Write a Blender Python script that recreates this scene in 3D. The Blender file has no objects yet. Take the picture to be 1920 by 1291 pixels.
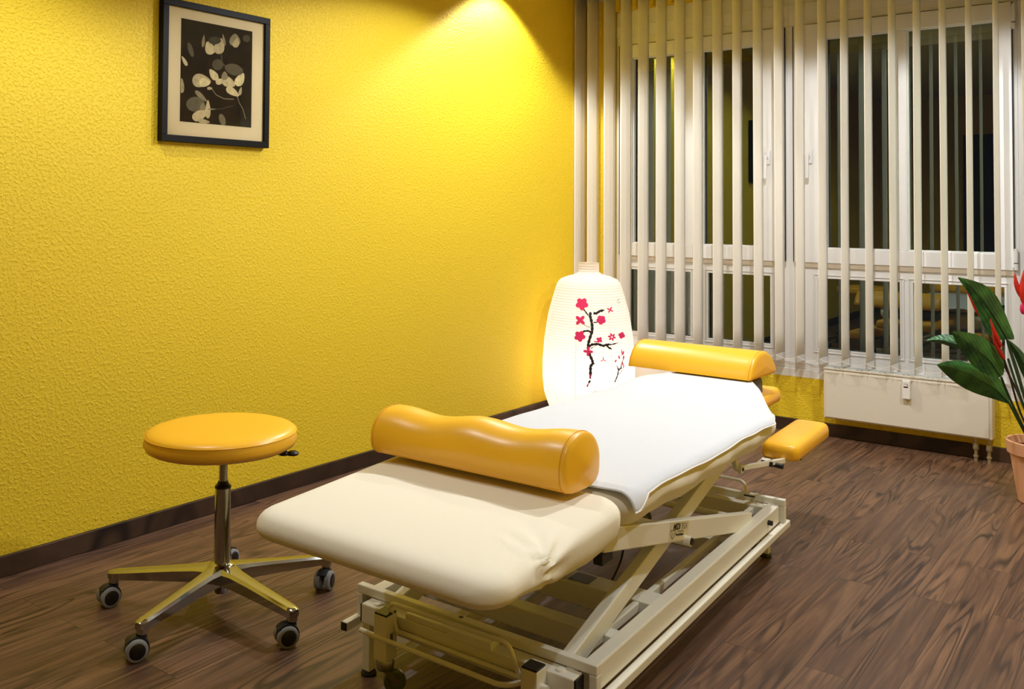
import bpy, bmesh, math, random
from mathutils import Vector, Matrix
random.seed(7)
SC = bpy.context.scene
COL = SC.collection

# ------------------------------------------------------------------ camera
yaw, pitch, roll = .6655, .0292, .0063
f_px = 1763.4779
cam_d = bpy.data.cameras.new('camera')
cam = bpy.data.objects.new('camera', cam_d); COL.objects.link(cam)
fwd = Vector((-math.sin(yaw)*math.cos(pitch), math.cos(yaw)*math.cos(pitch), math.sin(pitch)))
rt = Vector((math.cos(yaw), math.sin(yaw), 0)); up = rt.cross(fwd)
R_ = math.cos(roll)*rt + math.sin(roll)*up; U_ = -math.sin(roll)*rt + math.cos(roll)*up
M = Matrix((R_, U_, -fwd)).transposed().to_4x4(); M.translation = Vector((2.9912, 0, 1.17))
cam.matrix_world = M
cam_d.sensor_width = 36; cam_d.lens = f_px/1920*36
cam_d.shift_x = .0566*f_px/1920; cam_d.shift_y = -.173*f_px/1920
cam_d.clip_start = .02
SC.camera = cam

# ------------------------------------------------------------------ world, exposure, lights
w = bpy.data.worlds.new('night'); SC.world = w; w.use_nodes = True
w.node_tree.nodes['Background'].inputs[0].default_value = (.004, .005, .007, 1)
w.node_tree.nodes['Background'].inputs[1].default_value = 1
vs = SC.view_settings
vs.view_transform = 'Standard'; vs.look = 'None'; vs.gamma = 1; vs.use_curve_mapping = False
vs.exposure = 0.0

def spot(name, x, y, watts, size=124, blend=.35, rad=.035, col=(.94, .975, 1), z=2.43, aim=None):
    d = bpy.data.lights.new(name, 'SPOT'); d.energy = watts; d.color = col
    d.spot_size = math.radians(size); d.spot_blend = blend; d.shadow_soft_size = rad
    o = bpy.data.objects.new(name, d); COL.objects.link(o); o.location = (x, y, z)
    if aim:
        v = Vector(aim) - Vector((x, y, z)); o.rotation_euler = v.to_track_quat('-Z', 'Y').to_euler()
    return o
SPOTS = [
    ('spot_corner', .20, 4.10, 70, 120, .25, None),
    ('spot_main', 1.9, 3.4, 100, 150, .12, (1.62, 3.42, 0)),
    ('fill_window', 2.95, 3.35, 88, 150, .10, (2.65, 3.45, 0)),  # added fill light to brighten the slats, not a known fixture
    ('fill_left', .95, 3.3, 26, 146, .15, (.85, 3.3, 0)),  # extra fill light, added for the left slats and the wall
    ('spot_wall', .62, 1.30, 44, 120, .5, None),
    ('spot_near', 2.75, .75, 40, 150, .15, (2.4, .9, 0)),
]
for s in SPOTS: spot(*s[:6], aim=s[6])

# ------------------------------------------------------------------ materials
def lin(c):
    return tuple((v/255/12.92 if v/255 <= .04045 else ((v/255+.055)/1.055)**2.4) for v in c)
class NT:
    def __init__(s, name):
        s.m = bpy.data.materials.new(name); s.m.use_nodes = True; s.t = s.m.node_tree
        s.p = s.t.nodes['Principled BSDF']; s.out = s.t.nodes['Material Output']
    def n(s, typ, **kw):
        x = s.t.nodes.new(typ)
        for k, v in kw.items():
            if k[0] == 'i' and k[1:].isdigit(): x.inputs[int(k[1:])].default_value = v
            elif hasattr(x, k): setattr(x, k, v)
            else: x.inputs[k.replace('_', ' ')].default_value = v
        return x
    def l(s, a, b): s.t.links.new(a, b)
def mat(name, rgb, rough=.5, metal=0, coat=0, spec=.5, bump=None, var=None, sheen=0, trans=0):
    a = NT(name); c = lin(rgb)
    a.p.inputs['Base Color'].default_value = (*c, 1)
    a.p.inputs['Roughness'].default_value = rough; a.p.inputs['Metallic'].default_value = metal
    a.p.inputs['Coat Weight'].default_value = coat; a.p.inputs['Coat Roughness'].default_value = .25
    a.p.inputs['Specular IOR Level'].default_value = spec; a.p.inputs['Sheen Weight'].default_value = sheen
    tc = a.n('ShaderNodeTexCoord')
    if var:
        nz = a.n('ShaderNodeTexNoise', Scale=var[0], Detail=4.0)
        a.l(tc.outputs['Object'], nz.inputs['Vector'])
        mx = a.n('ShaderNodeMix', data_type='RGBA')
        mx.inputs[6].default_value = (*[v*(1-var[1]) for v in c], 1); mx.inputs[7].default_value = (*[min(1, v*(1+var[1])) for v in c], 1)
        a.l(nz.outputs[0], mx.inputs[0]); a.l(mx.outputs[2], a.p.inputs['Base Color'])
    if bump:
        nz = a.n('ShaderNodeTexNoise', Scale=bump[0], Detail=bump[3] if len(bump) > 3 else 3.0)
        a.l(tc.outputs['Object'], nz.inputs['Vector'])
        b = a.n('ShaderNodeBump', Strength=bump[1], Distance=bump[2])
        a.l(nz.outputs[0], b.inputs['Height']); a.l(b.outputs[0], a.p.inputs['Normal'])
    return a.m

def wall_mat():
    a = NT('woodchip_paint_yellow'); tc = a.n('ShaderNodeTexCoord')
    a.p.inputs['Roughness'].default_value = .55; a.p.inputs['Specular IOR Level'].default_value = .35
    a.p.inputs['Base Color'].default_value = (*WALL_RGB, 1)
    n1 = a.n('ShaderNodeTexNoise', Scale=95.0, Detail=3.0, Roughness=.55)
    n2 = a.n('ShaderNodeTexVoronoi', Scale=55.0)
    for n in (n1, n2): a.l(tc.outputs['Object'], n.inputs['Vector'])
    r = a.n('ShaderNodeMapRange'); r.inputs[1].default_value = .0; r.inputs[2].default_value = .5; r.inputs[3].default_value = 1; r.inputs[4].default_value = 0
    a.l(n2.outputs['Distance'], r.inputs[0])
    r1 = a.n('ShaderNodeMapRange', interpolation_type='SMOOTHSTEP'); r1.inputs[1].default_value = .45; r1.inputs[2].default_value = .7
    a.l(n1.outputs[0], r1.inputs[0])
    ad = a.n('ShaderNodeMath', operation='MULTIPLY_ADD'); ad.inputs[1].default_value = .35
    a.l(r.outputs[0], ad.inputs[0]); a.l(r1.outputs[0], ad.inputs[2])
    b = a.n('ShaderNodeBump', Strength=.55, Distance=.003); a.l(ad.outputs[0], b.inputs['Height']); a.l(b.outputs[0], a.p.inputs['Normal'])
    return a.m
WALL_RGB = (.79, .555, .022)

def wood_mat(name, pw, pl, rot, dark=1.0, seams=True):
    a = NT(name); tc = a.n('ShaderNodeTexCoord')
    mp = a.n('ShaderNodeMapping'); mp.inputs['Rotation'].default_value = (0, 0, rot)
    a.l(tc.outputs['Object'], mp.inputs[0])
    br = a.n('ShaderNodeTexBrick', offset=.37, Scale=1.0, Mortar_Size=.0011, Mortar_Smooth=.1, Brick_Width=pl, Row_Height=pw)
    br.inputs['Color1'].default_value = (0, 0, 0, 1); br.inputs['Color2'].default_value = (1, 1, 1, 1); br.inputs['Mortar'].default_value = (.5, .5, .5, 1)
    a.l(mp.outputs[0], br.inputs['Vector'])
    sep = a.n('ShaderNodeSeparateColor'); a.l(br.outputs['Color'], sep.inputs[0])
    wv = a.n('ShaderNodeMath', operation='MULTIPLY'); wv.inputs[1].default_value = 37.0; a.l(sep.outputs[0], wv.inputs[0])
    # long stretched coordinates, one piece of wood per plank
    m2 = a.n('ShaderNodeMapping'); m2.inputs['Scale'].default_value = (.75, 8.5, 1.0); a.l(mp.outputs[0], m2.inputs[0])
    warp = a.n('ShaderNodeTexNoise', noise_dimensions='4D', Scale=1.0, Detail=1.6, Roughness=.45, Distortion=1.1)
    a.l(m2.outputs[0], warp.inputs['Vector']); a.l(wv.outputs[0], warp.inputs['W'])
    # contour lines of the warp noise are the veins
    mu = a.n('ShaderNodeMath', operation='MULTIPLY'); mu.inputs[1].default_value = 13.0; a.l(warp.outputs[0], mu.inputs[0])
    fr = a.n('ShaderNodeMath', operation='PINGPONG'); fr.inputs[1].default_value = .5; a.l(mu.outputs[0], fr.inputs[0])
    vein = a.n('ShaderNodeMapRange', interpolation_type='SMOOTHSTEP'); vein.inputs[1].default_value = .0; vein.inputs[2].default_value = .30; vein.inputs[3].default_value = 1; vein.inputs[4].default_value = 0
    a.l(fr.outputs[0], vein.inputs[0])
    m3 = a.n('ShaderNodeMapping'); m3.inputs['Scale'].default_value = (1.6, 38.0, 1.0); a.l(mp.outputs[0], m3.inputs[0])
    fine = a.n('ShaderNodeTexNoise', noise_dimensions='4D', Scale=1.0, Detail=5.0, Roughness=.65, Distortion=1.2)
    a.l(m3.outputs[0], fine.inputs['Vector']); a.l(wv.outputs[0], fine.inputs['W'])
    m4 = a.n('ShaderNodeMapping'); m4.inputs['Scale'].default_value = (1.0, 3.5, 1.0); a.l(mp.outputs[0], m4.inputs[0])
    big = a.n('ShaderNodeTexNoise', noise_dimensions='4D', Scale=2.0, Detail=2.0)
    a.l(m4.outputs[0], big.inputs['Vector']); a.l(wv.outputs[0], big.inputs['W'])
    # vein mask only in some stretches
    vm = a.n('ShaderNodeMapRange'); vm.inputs[1].default_value = .36; vm.inputs[2].default_value = .62; a.l(big.outputs[0], vm.inputs[0])
    vv = a.n('ShaderNodeMath', operation='MULTIPLY'); a.l(vein.outputs[0], vv.inputs[0]); a.l(vm.outputs[0], vv.inputs[1])
    base = a.n('ShaderNodeValToRGB'); cr = base.color_ramp
    cr.elements[0].position = .25; cr.elements[0].color = (*[v*dark for v in lin((54, 38, 31))], 1)
    cr.elements[1].position = .75; cr.elements[1].color = (*[v*dark for v in lin((134, 99, 72))], 1)
    e = cr.elements.new(.5); e.color = (*[v*dark for v in lin((90, 64, 49))], 1)
    s1 = a.n('ShaderNodeMath', operation='MULTIPLY_ADD'); s1.inputs[1].default_value = .75
    a.l(fine.outputs[0], s1.inputs[0])
    s2 = a.n('ShaderNodeMath', operation='MULTIPLY'); s2.inputs[1].default_value = .3; a.l(big.outputs[0], s2.inputs[0]); a.l(s2.outputs[0], s1.inputs[2])
    s3 = a.n('ShaderNodeMath', operation='MULTIPLY_ADD'); s3.inputs[1].default_value = .10; a.l(sep.outputs[0], s3.inputs[0]); a.l(s1.outputs[0], s3.inputs[2])
    a.l(s3.outputs[0], base.inputs[0])
    mx = a.n('ShaderNodeMix', data_type='RGBA'); mx.inputs[7].default_value = (*[v*dark for v in lin((30, 19, 20))], 1)
    vs_ = a.n('ShaderNodeMath', operation='MULTIPLY'); vs_.inputs[1].default_value = .85; a.l(vv.outputs[0], vs_.inputs[0])
    a.l(vs_.outputs[0], mx.inputs[0]); a.l(base.outputs[0], mx.inputs[6])
    last = mx
    if seams:
        my = a.n('ShaderNodeMix', data_type='RGBA'); my.inputs[7].default_value = (*[v*dark for v in lin((60, 42, 32))], 1)
        a.l(br.outputs['Fac'], my.inputs[0]); a.l(mx.outputs[2], my.inputs[6]); last = my
    a.l(last.outputs[2], a.p.inputs['Base Color'])
    a.p.inputs['Roughness'].default_value = .42; a.p.inputs['Specular IOR Level'].default_value = .4
    b = a.n('ShaderNodeBump', Strength=.25, Distance=.001); a.l(fine.outputs[0], b.inputs['Height']); a.l(b.outputs[0], a.p.inputs['Normal'])
    return a.m

def glass_mat(name, ior=2.2, tint=(.93, .97, .95)):
    a = NT(name); a.t.nodes.remove(a.p)
    tr = a.n('ShaderNodeBsdfTransparent'); tr.inputs[0].default_value = (*tint, 1)
    gl = a.n('ShaderNodeBsdfGlossy'); gl.inputs['Roughness'].default_value = .0; gl.inputs[0].default_value = (.86, 1, .82, 1)
    fr = a.n('ShaderNodeFresnel', IOR=ior); mx = a.n('ShaderNodeMixShader')
    a.l(fr.outputs[0], mx.inputs[0]); a.l(tr.outputs[0], mx.inputs[1]); a.l(gl.outputs[0], mx.inputs[2]); a.l(mx.outputs[0], a.out.inputs[0])
    return a.m

def vane_mat():
    a = NT('blind_fabric'); tc = a.n('ShaderNodeTexCoord')
    a.p.inputs['Base Color'].default_value = (*lin((252, 250, 248)), 1); a.p.inputs['Roughness'].default_value = .8
    w_ = a.n('ShaderNodeTexNoise', Scale=300.0, Detail=2.0); a.l(tc.outputs['Object'], w_.inputs[0])
    b = a.n('ShaderNodeBump', Strength=.15, Distance=.0005); a.l(w_.outputs[0], b.inputs['Height']); a.l(b.outputs[0], a.p.inputs['Normal'])
    tl = a.n('ShaderNodeBsdfTranslucent'); tl.inputs[0].default_value = (*lin((252, 248, 240)), 1)
    mx = a.n('ShaderNodeMixShader', i0=.5); a.l(a.p.outputs[0], mx.inputs[1]); a.l(tl.outputs[0], mx.inputs[2]); a.l(mx.outputs[0], a.out.inputs[0])
    return a.m

def paper_mat():
    a = NT('rice_paper'); tc = a.n('ShaderNodeTexCoord')
    a.p.inputs['Base Color'].default_value = (*lin((236, 228, 222)), 1); a.p.inputs['Roughness'].default_value = .8
    sx = a.n('ShaderNodeSeparateXYZ'); a.l(tc.outputs['Object'], sx.inputs[0])
    m = a.n('ShaderNodeMath', operation='MULTIPLY'); m.inputs[1].default_value = 2*math.pi/.0145; a.l(sx.outputs[2], m.inputs[0])
    s = a.n('ShaderNodeMath', operation='SINE'); a.l(m.outputs[0], s.inputs[0])
    b = a.n('ShaderNodeBump', Strength=.5, Distance=.0015); a.l(s.outputs[0], b.inputs['Height']); a.l(b.outputs[0], a.p.inputs['Normal'])
    rr = a.n('ShaderNodeMapRange'); rr.inputs[1].default_value = .88; rr.inputs[2].default_value = 1.0; rr.inputs[3].default_value = 1; rr.inputs[4].default_value = .8; a.l(s.outputs[0], rr.inputs[0])
    mc = a.n('ShaderNodeMix', data_type='RGBA'); mc.inputs[6].default_value = (.45, .40, .36, 1); mc.inputs[7].default_value = (.96, .90, .86, 1); a.l(rr.outputs[0], mc.inputs[0])
    tl = a.n('ShaderNodeBsdfTranslucent'); a.l(mc.outputs[2], tl.inputs[0]); a.l(b.outputs[0], tl.inputs['Normal'])
    mx = a.n('ShaderNodeMixShader', i0=.55); a.l(a.p.outputs[0], mx.inputs[1]); a.l(tl.outputs[0], mx.inputs[2]); a.l(mx.outputs[0], a.out.inputs[0])
    return a.m

def leaf_mat():
    a = NT('artificial_leaf'); tc = a.n('ShaderNodeTexCoord')
    n = a.n('ShaderNodeTexNoise', Scale=14.0, Detail=3.0); a.l(tc.outputs['Object'], n.inputs[0])
    r = a.n('ShaderNodeValToRGB'); r.color_ramp.elements[0].position = .35; r.color_ramp.elements[0].color = (*lin((22, 70, 44)), 1)
    r.color_ramp.elements[1].position = .7; r.color_ramp.elements[1].color = (*lin((64, 120, 58)), 1); a.l(n.outputs[0], r.inputs[0]); a.l(r.outputs[0], a.p.inputs['Base Color'])
    a.p.inputs['Roughness'].default_value = .38
    wv = a.n('ShaderNodeTexWave', Scale=26.0, Distortion=1.5); wv.bands_direction = 'DIAGONAL'; a.l(tc.outputs['Object'], wv.inputs[0])
    b = a.n('ShaderNodeBump', Strength=.35, Distance=.003); a.l(wv.outputs[1], b.inputs['Height']); a.l(b.outputs[0], a.p.inputs['Normal'])
    return a.m

def towel_mat():
    a = NT('terry_towel'); tc = a.n('ShaderNodeTexCoord')
    a.p.inputs['Base Color'].default_value = (*lin((208, 212, 220)), 1); a.p.inputs['Roughness'].default_value = .95; a.p.inputs['Sheen Weight'].default_value = .3
    n = a.n('ShaderNodeTexNoise', Scale=420.0, Detail=3.0); n2 = a.n('ShaderNodeTexNoise', Scale=9.0, Detail=3.0)
    for k in (n, n2): a.l(tc.outputs['Object'], k.inputs[0])
    ad = a.n('ShaderNodeMath', operation='MULTIPLY_ADD'); ad.inputs[1].default_value = 4.0; a.l(n2.outputs[0], ad.inputs[0]); a.l(n.outputs[0], ad.inputs[2])
    b = a.n('ShaderNodeBump', Strength=.5, Distance=.0012); a.l(ad.outputs[0], b.inputs['Height']); a.l(b.outputs[0], a.p.inputs['Normal'])
    return a.m

MAT = dict(
    wall=wall_mat(), floor=wood_mat('walnut_planks', .109, 1.05, math.pi/2), base=wood_mat('walnut_baseboard_left', 9, 9, math.pi/2, .38, False),
    base2=wood_mat('walnut_baseboard_far', 9, 9, 0, .38, False),
    ceil=mat('ceiling_paint', (214, 208, 200), .9), upvc=mat('window_plastic', (232, 229, 226), .35), upvc_shade=mat('window_rebate', (196, 180, 158), .5),
    gasket=mat('black_gasket', (20, 22, 22), .6), glass=glass_mat('window_glass'), pglass=glass_mat('picture_glass', 1.5, (1, 1, 1)),
    vane=vane_mat(), chain=mat('bead_chain', (225, 220, 210), .4), rad=mat('radiator_enamel', (222, 214, 200), .3, coat=.2),
    radgrille=mat('radiator_grille', (196, 198, 194), .5), dark=mat('dark_plastic', (22, 21, 20), .4), brass=mat('brushed_valve', (190, 178, 150), .35, .7),
    vinyl=mat('yellow_leatherette', (250, 188, 42), .36, coat=.12, bump=(260, .08, .0006)), seam=mat('stitching', (214, 138, 24), .6),
    cream=mat('cream_jersey', (244, 237, 216), .9, sheen=.25, bump=(330, .2, .0008)), towel=towel_mat(), hem=mat('towel_hem', (236, 228, 220), .95),
    frame=mat('cream_powder_coat', (234, 231, 216), .32, coat=.1), chrome=mat('polished_aluminium', (176, 178, 176), .1, 1.0),
    rubber=mat('black_rubber', (26, 26, 30), .5), tyre=mat('grey_tyre', (140, 142, 142), .5), hub=mat('caster_hub', (20, 16, 15), .35),
    greycush=mat('grey_vinyl', (84, 84, 84), .5), steel=mat('zinc_steel', (160, 160, 155), .28, .9), clear=mat('smoky_wheel', (88, 96, 84), .25),
    paper=paper_mat(), ink=mat('ink_branch', (36, 24, 22), .8), blossom=mat('ink_blossom', (232, 44, 104), .8), cord=mat('white_cord', (220, 215, 205), .5),
    pot=mat('terracotta', (214, 158, 118), .8, var=(9, .12), bump=(60, .15, .001)), soil=mat('potting_soil', (48, 34, 26), .95, bump=(90, .8, .01)),
    leaf=leaf_mat(), stem=mat('plant_stem', (30, 62, 36), .5), redstem=mat('dark_stem', (52, 34, 26), .5), red=mat('red_bract', (178, 26, 18), .45, var=(30, .35)), pink=mat('magenta_bract', (190, 20, 70), .45),
    blackframe=mat('black_picture_frame', (13, 10, 8), .5, spec=.15), mount=mat('mount_board', (226, 204, 164), .9),
    print=mat('photo_print', (40, 30, 16), .7, spec=.1, var=(16, .8)), ink_black=mat('black_print', (18, 16, 14), .6), ink_grey=mat('pale_print', (132, 122, 90), .6), doorway=mat('doorway_darkness', (40, 34, 30), .5),
    reflstrip=mat('frame_reflection_grey', (120, 122, 112), .7), label=mat('label_film', (214, 204, 168), .4),
)

# ------------------------------------------------------------------ mesh helpers
ID = lambda x, y, z: (x, y, z)
class MB:
    def __init__(s): s.v = []; s.f = []; s.mi = []; s.k = 0
    def add(s, vs_, fs, mi=0):
        o = len(s.v); s.v += [tuple(v) for v in vs_]; s.f += [[o+i for i in f] for f in fs]; s.mi += [mi]*len(fs); return s
    def box(s, x0, x1, y0, y1, z0, z1, F=ID, mi=0):
        P = [F(x, y, z) for z in (z0, z1) for x, y in ((x0, y0), (x1, y0), (x1, y1), (x0, y1))]
        return s.add(P, [(3, 2, 1, 0), (4, 5, 6, 7), (0, 1, 5, 4), (1, 2, 6, 5), (2, 3, 7, 6), (3, 0, 4, 7)], mi)
    def bar(s, p, q, w_, h, upv=(0, 0, 1), mi=0):
        p, q = Vector(p), Vector(q); d = (q-p).normalized(); u = Vector(upv)
        sd = d.cross(u).normalized(); u = sd.cross(d).normalized()
        P = [c + sd*a*w_/2 + u*b*h/2 for c in (p, q) for a, b in ((-1, -1), (1, -1), (1, 1), (-1, 1))]
        return s.add(P, [(0, 1, 2, 3), (7, 6, 5, 4), (0, 4, 5, 1), (1, 5, 6, 2), (2, 6, 7, 3), (3, 7, 4, 0)], mi)
    def tube(s, pts, r, n=10, mi=0, cap=True, rs=None):
        pts = [Vector(p) for p in pts]; rings = []; prev = None
        for i, p in enumerate(pts):
            d = (pts[min(i+1, len(pts)-1)] - pts[max(i-1, 0)]).normalized()
            if prev is None:
                a = Vector((0, 0, 1)) if abs(d.z) < .9 else Vector((1, 0, 0)); u = d.cross(a).normalized()
            else: u = (prev - d*prev.dot(d)).normalized()
            prev = u; v = d.cross(u); rr = rs[i] if rs else r
            rings.append([p + (u*math.cos(2*math.pi*k/n) + v*math.sin(2*math.pi*k/n))*rr for k in range(n)])
        V = [v for rg in rings for v in rg]; Fs = []
        for i in range(len(rings)-1):
            for k in range(n): Fs.append((i*n+k, i*n+(k+1) % n, (i+1)*n+(k+1) % n, (i+1)*n+k))
        if cap: Fs.append(tuple(range(n-1, -1, -1))); Fs.append(tuple((len(rings)-1)*n+k for k in range(n)))
        return s.add(V, Fs, mi)
    def lathe(s, prof, c=(0, 0, 0), n=40, mi=0, axis=None, cap=True):
        ax = Vector(axis).normalized() if axis else Vector((0, 0, 1)); c = Vector(c)
        a = Vector((1, 0, 0)) if abs(ax.x) < .9 else Vector((0, 1, 0)); u = (a - ax*a.dot(ax)).normalized(); v = ax.cross(u)
        V = []; Fs = []
        for z, r in prof:
            for k in range(n):
                t = 2*math.pi*k/n; V.append(c + ax*z + (u*math.cos(t)+v*math.sin(t))*max(r, 1e-5))
        for i in range(len(prof)-1):
            for k in range(n): Fs.append((i*n+k, i*n+(k+1) % n, (i+1)*n+(k+1) % n, (i+1)*n+k))
        if cap: Fs.append(tuple(range(n-1, -1, -1))); Fs.append(tuple((len(prof)-1)*n+k for k in range(n)))
        return s.add(V, Fs, mi)
    def loft(s, rings, mi=0, cap0=True, cap1=True):
        n = len(rings[0]); V = [p for r in rings for p in r]; Fs = []
        for i in range(len(rings)-1):
            for k in range(n): Fs.append((i*n+k, i*n+(k+1) % n, (i+1)*n+(k+1) % n, (i+1)*n+k))
        if cap0: Fs.append(tuple(range(n-1, -1, -1)))
        if cap1: Fs.append(tuple((len(rings)-1)*n+k for k in range(n)))
        return s.add(V, Fs, mi)
    def grid(s, rows, mi=0):
        m = len(rows[0]); V = [p for r in rows for p in r]; Fs = []
        for i in range(len(rows)-1):
            for k in range(m-1): Fs.append((i*m+k, i*m+k+1, (i+1)*m+k+1, (i+1)*m+k))
        return s.add(V, Fs, mi)
def wloc(o):
    v = Vector((0, 0, 0))
    while o is not None: v += o.location; o = o.parent
    return v
def put(o, parent):
    COL.objects.link(o)
    if parent is not None: o.parent = parent; o.location = -wloc(parent)
    return o
def build(mb, name, m, parent=None, smooth=False, bevel=0, seg=2, sub=0, solid=0, angle=35, label=None):
    me = bpy.data.meshes.new(name); me.from_pydata(mb.v, [], mb.f)
    ms = m if isinstance(m, (list, tuple)) else [m]
    for x in ms: me.materials.append(MAT[x])
    for p, i in zip(me.polygons, mb.mi): p.material_index = i
    bm = bmesh.new(); bm.from_mesh(me); bmesh.ops.recalc_face_normals(bm, faces=bm.faces); bm.to_mesh(me); bm.free()
    me.update()
    o = bpy.data.objects.new(name, me); put(o, parent)
    if solid: x = o.modifiers.new('solid', 'SOLIDIFY'); x.thickness = solid; x.offset = -1
    if sub: x = o.modifiers.new('sub', 'SUBSURF'); x.levels = sub; x.render_levels = sub
    if bevel: x = o.modifiers.new('bevel', 'BEVEL'); x.width = bevel; x.segments = seg; x.limit_method = 'ANGLE'; x.angle_limit = math.radians(40)
    if smooth: 
        me.polygons.foreach_set('use_smooth', [True]*len(me.polygons)); me.set_sharp_from_angle(angle=math.radians(angle))
    if label: o['label'] = label
    return o
def thing(name, loc, label, cat, group=None, kind=None):
    o = bpy.data.objects.new(name, None); COL.objects.link(o); o.location = loc; o.empty_display_size = .05
    if label: o['label'] = label
    if cat: o['category'] = cat
    if group: o['group'] = group
    if kind: o['kind'] = kind
    return o
def tag(o, label=None, cat=None, group=None, kind=None):
    for k, v in (('label', label), ('category', cat), ('group', group), ('kind', kind)):
        if v: o[k] = v
    return o
def rrect(hw, hl, r, m=8):
    r = max(.002, min(r, hw-.001, hl-.001)); P = []
    for cx, cy, a0 in ((hw-r, hl-r, 0), (-hw+r, hl-r, 90), (-hw+r, -hl+r, 180), (hw-r, -hl+r, 270)):
        for k in range(m+1):
            t = math.radians(a0+90*k/m); P.append((cx+r*math.cos(t), cy+r*math.sin(t)))
    return P
def dense(P, step):
    out = []
    for i, p in enumerate(P):
        q = P[(i+1) % len(P)]; L = math.dist(p, q); n = max(1, int(L/step))
        for k in range(n): out.append((p[0]+(q[0]-p[0])*k/n, p[1]+(q[1]-p[1])*k/n))
    return out
def fillet(pts, r, n=6):
    pts = [Vector(p) for p in pts]; out = [pts[0]]
    for i in range(1, len(pts)-1):
        a, b, c = pts[i-1], pts[i], pts[i+1]; u = (a-b); v = (c-b); ra = min(r, u.length/2.1, v.length/2.1)
        p, q = b+u.normalized()*ra, b+v.normalized()*ra
        for k in range(n+1):
            t = k/n; out.append(p*(1-t)**2+b*2*t*(1-t)+q*t*t)
    out.append(pts[-1]); return out
def sub_path(pts, n=5):
    pts = [Vector(p) for p in pts]; out = []
    for i in range(len(pts)-1):
        p0, p1, p2, p3 = pts[max(i-1, 0)], pts[i], pts[i+1], pts[min(i+2, len(pts)-1)]
        for k in range(n):
            t = k/n; out.append(.5*((2*p1)+(p2-p0)*t+(2*p0-5*p1+4*p2-p3)*t*t+(3*p1-p0-3*p2+p3)*t**3))
    out.append(pts[-1]); return out

# ------------------------------------------------------------------ the room
D = 5.092; CZ = 2.50; XR = 4.0; YN = -1.7
st = lambda o: tag(o, kind='structure')
st(build(MB().box(0, XR, YN, D+.3, -.1, 0), 'floor', 'floor'))
st(build(MB().box(-.15, XR+.15, YN-.15, D+.3, CZ, CZ+.15), 'ceiling', 'ceil'))
st(build(MB().box(-.15, 0, YN-.15, D+.3, -.1, CZ), 'wall_left', 'wall'))
st(build(MB().box(XR, XR+.15, YN-.15, D+.3, -.1, CZ), 'wall_right', 'wall'))
st(build(MB().box(0, XR, YN-.15, YN, -.1, CZ), 'wall_near', 'wall'))
WX0, WX1 = .195, 3.45
st(build(MB().box(0, XR, D, D+.3, 0, .285).box(0, XR, D, D+.3, 2.386, CZ).box(0, WX0, D, D+.3, .285, 2.386).box(WX1, XR, D, D+.3, .285, 2.386), 'wall_far', 'wall'))
st(build(MB().box(0, .014, YN, D-.015, 0, .0666), 'baseboard_left', 'base', bevel=.003))
st(build(MB().box(0, XR, D-.014, D, 0, .0666), 'baseboard_far', 'base2', bevel=.003))
st(build(MB().box(.9, 1.75, YN, YN+.03, 0, 2.05), 'doorway_1', 'doorway', bevel=.004))  # dark panel stands in for the darkness of an open doorway

st(build(MB().box(0, XR, 5.068, D, 2.457, CZ), 'trim_2', 'ceil'))
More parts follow.
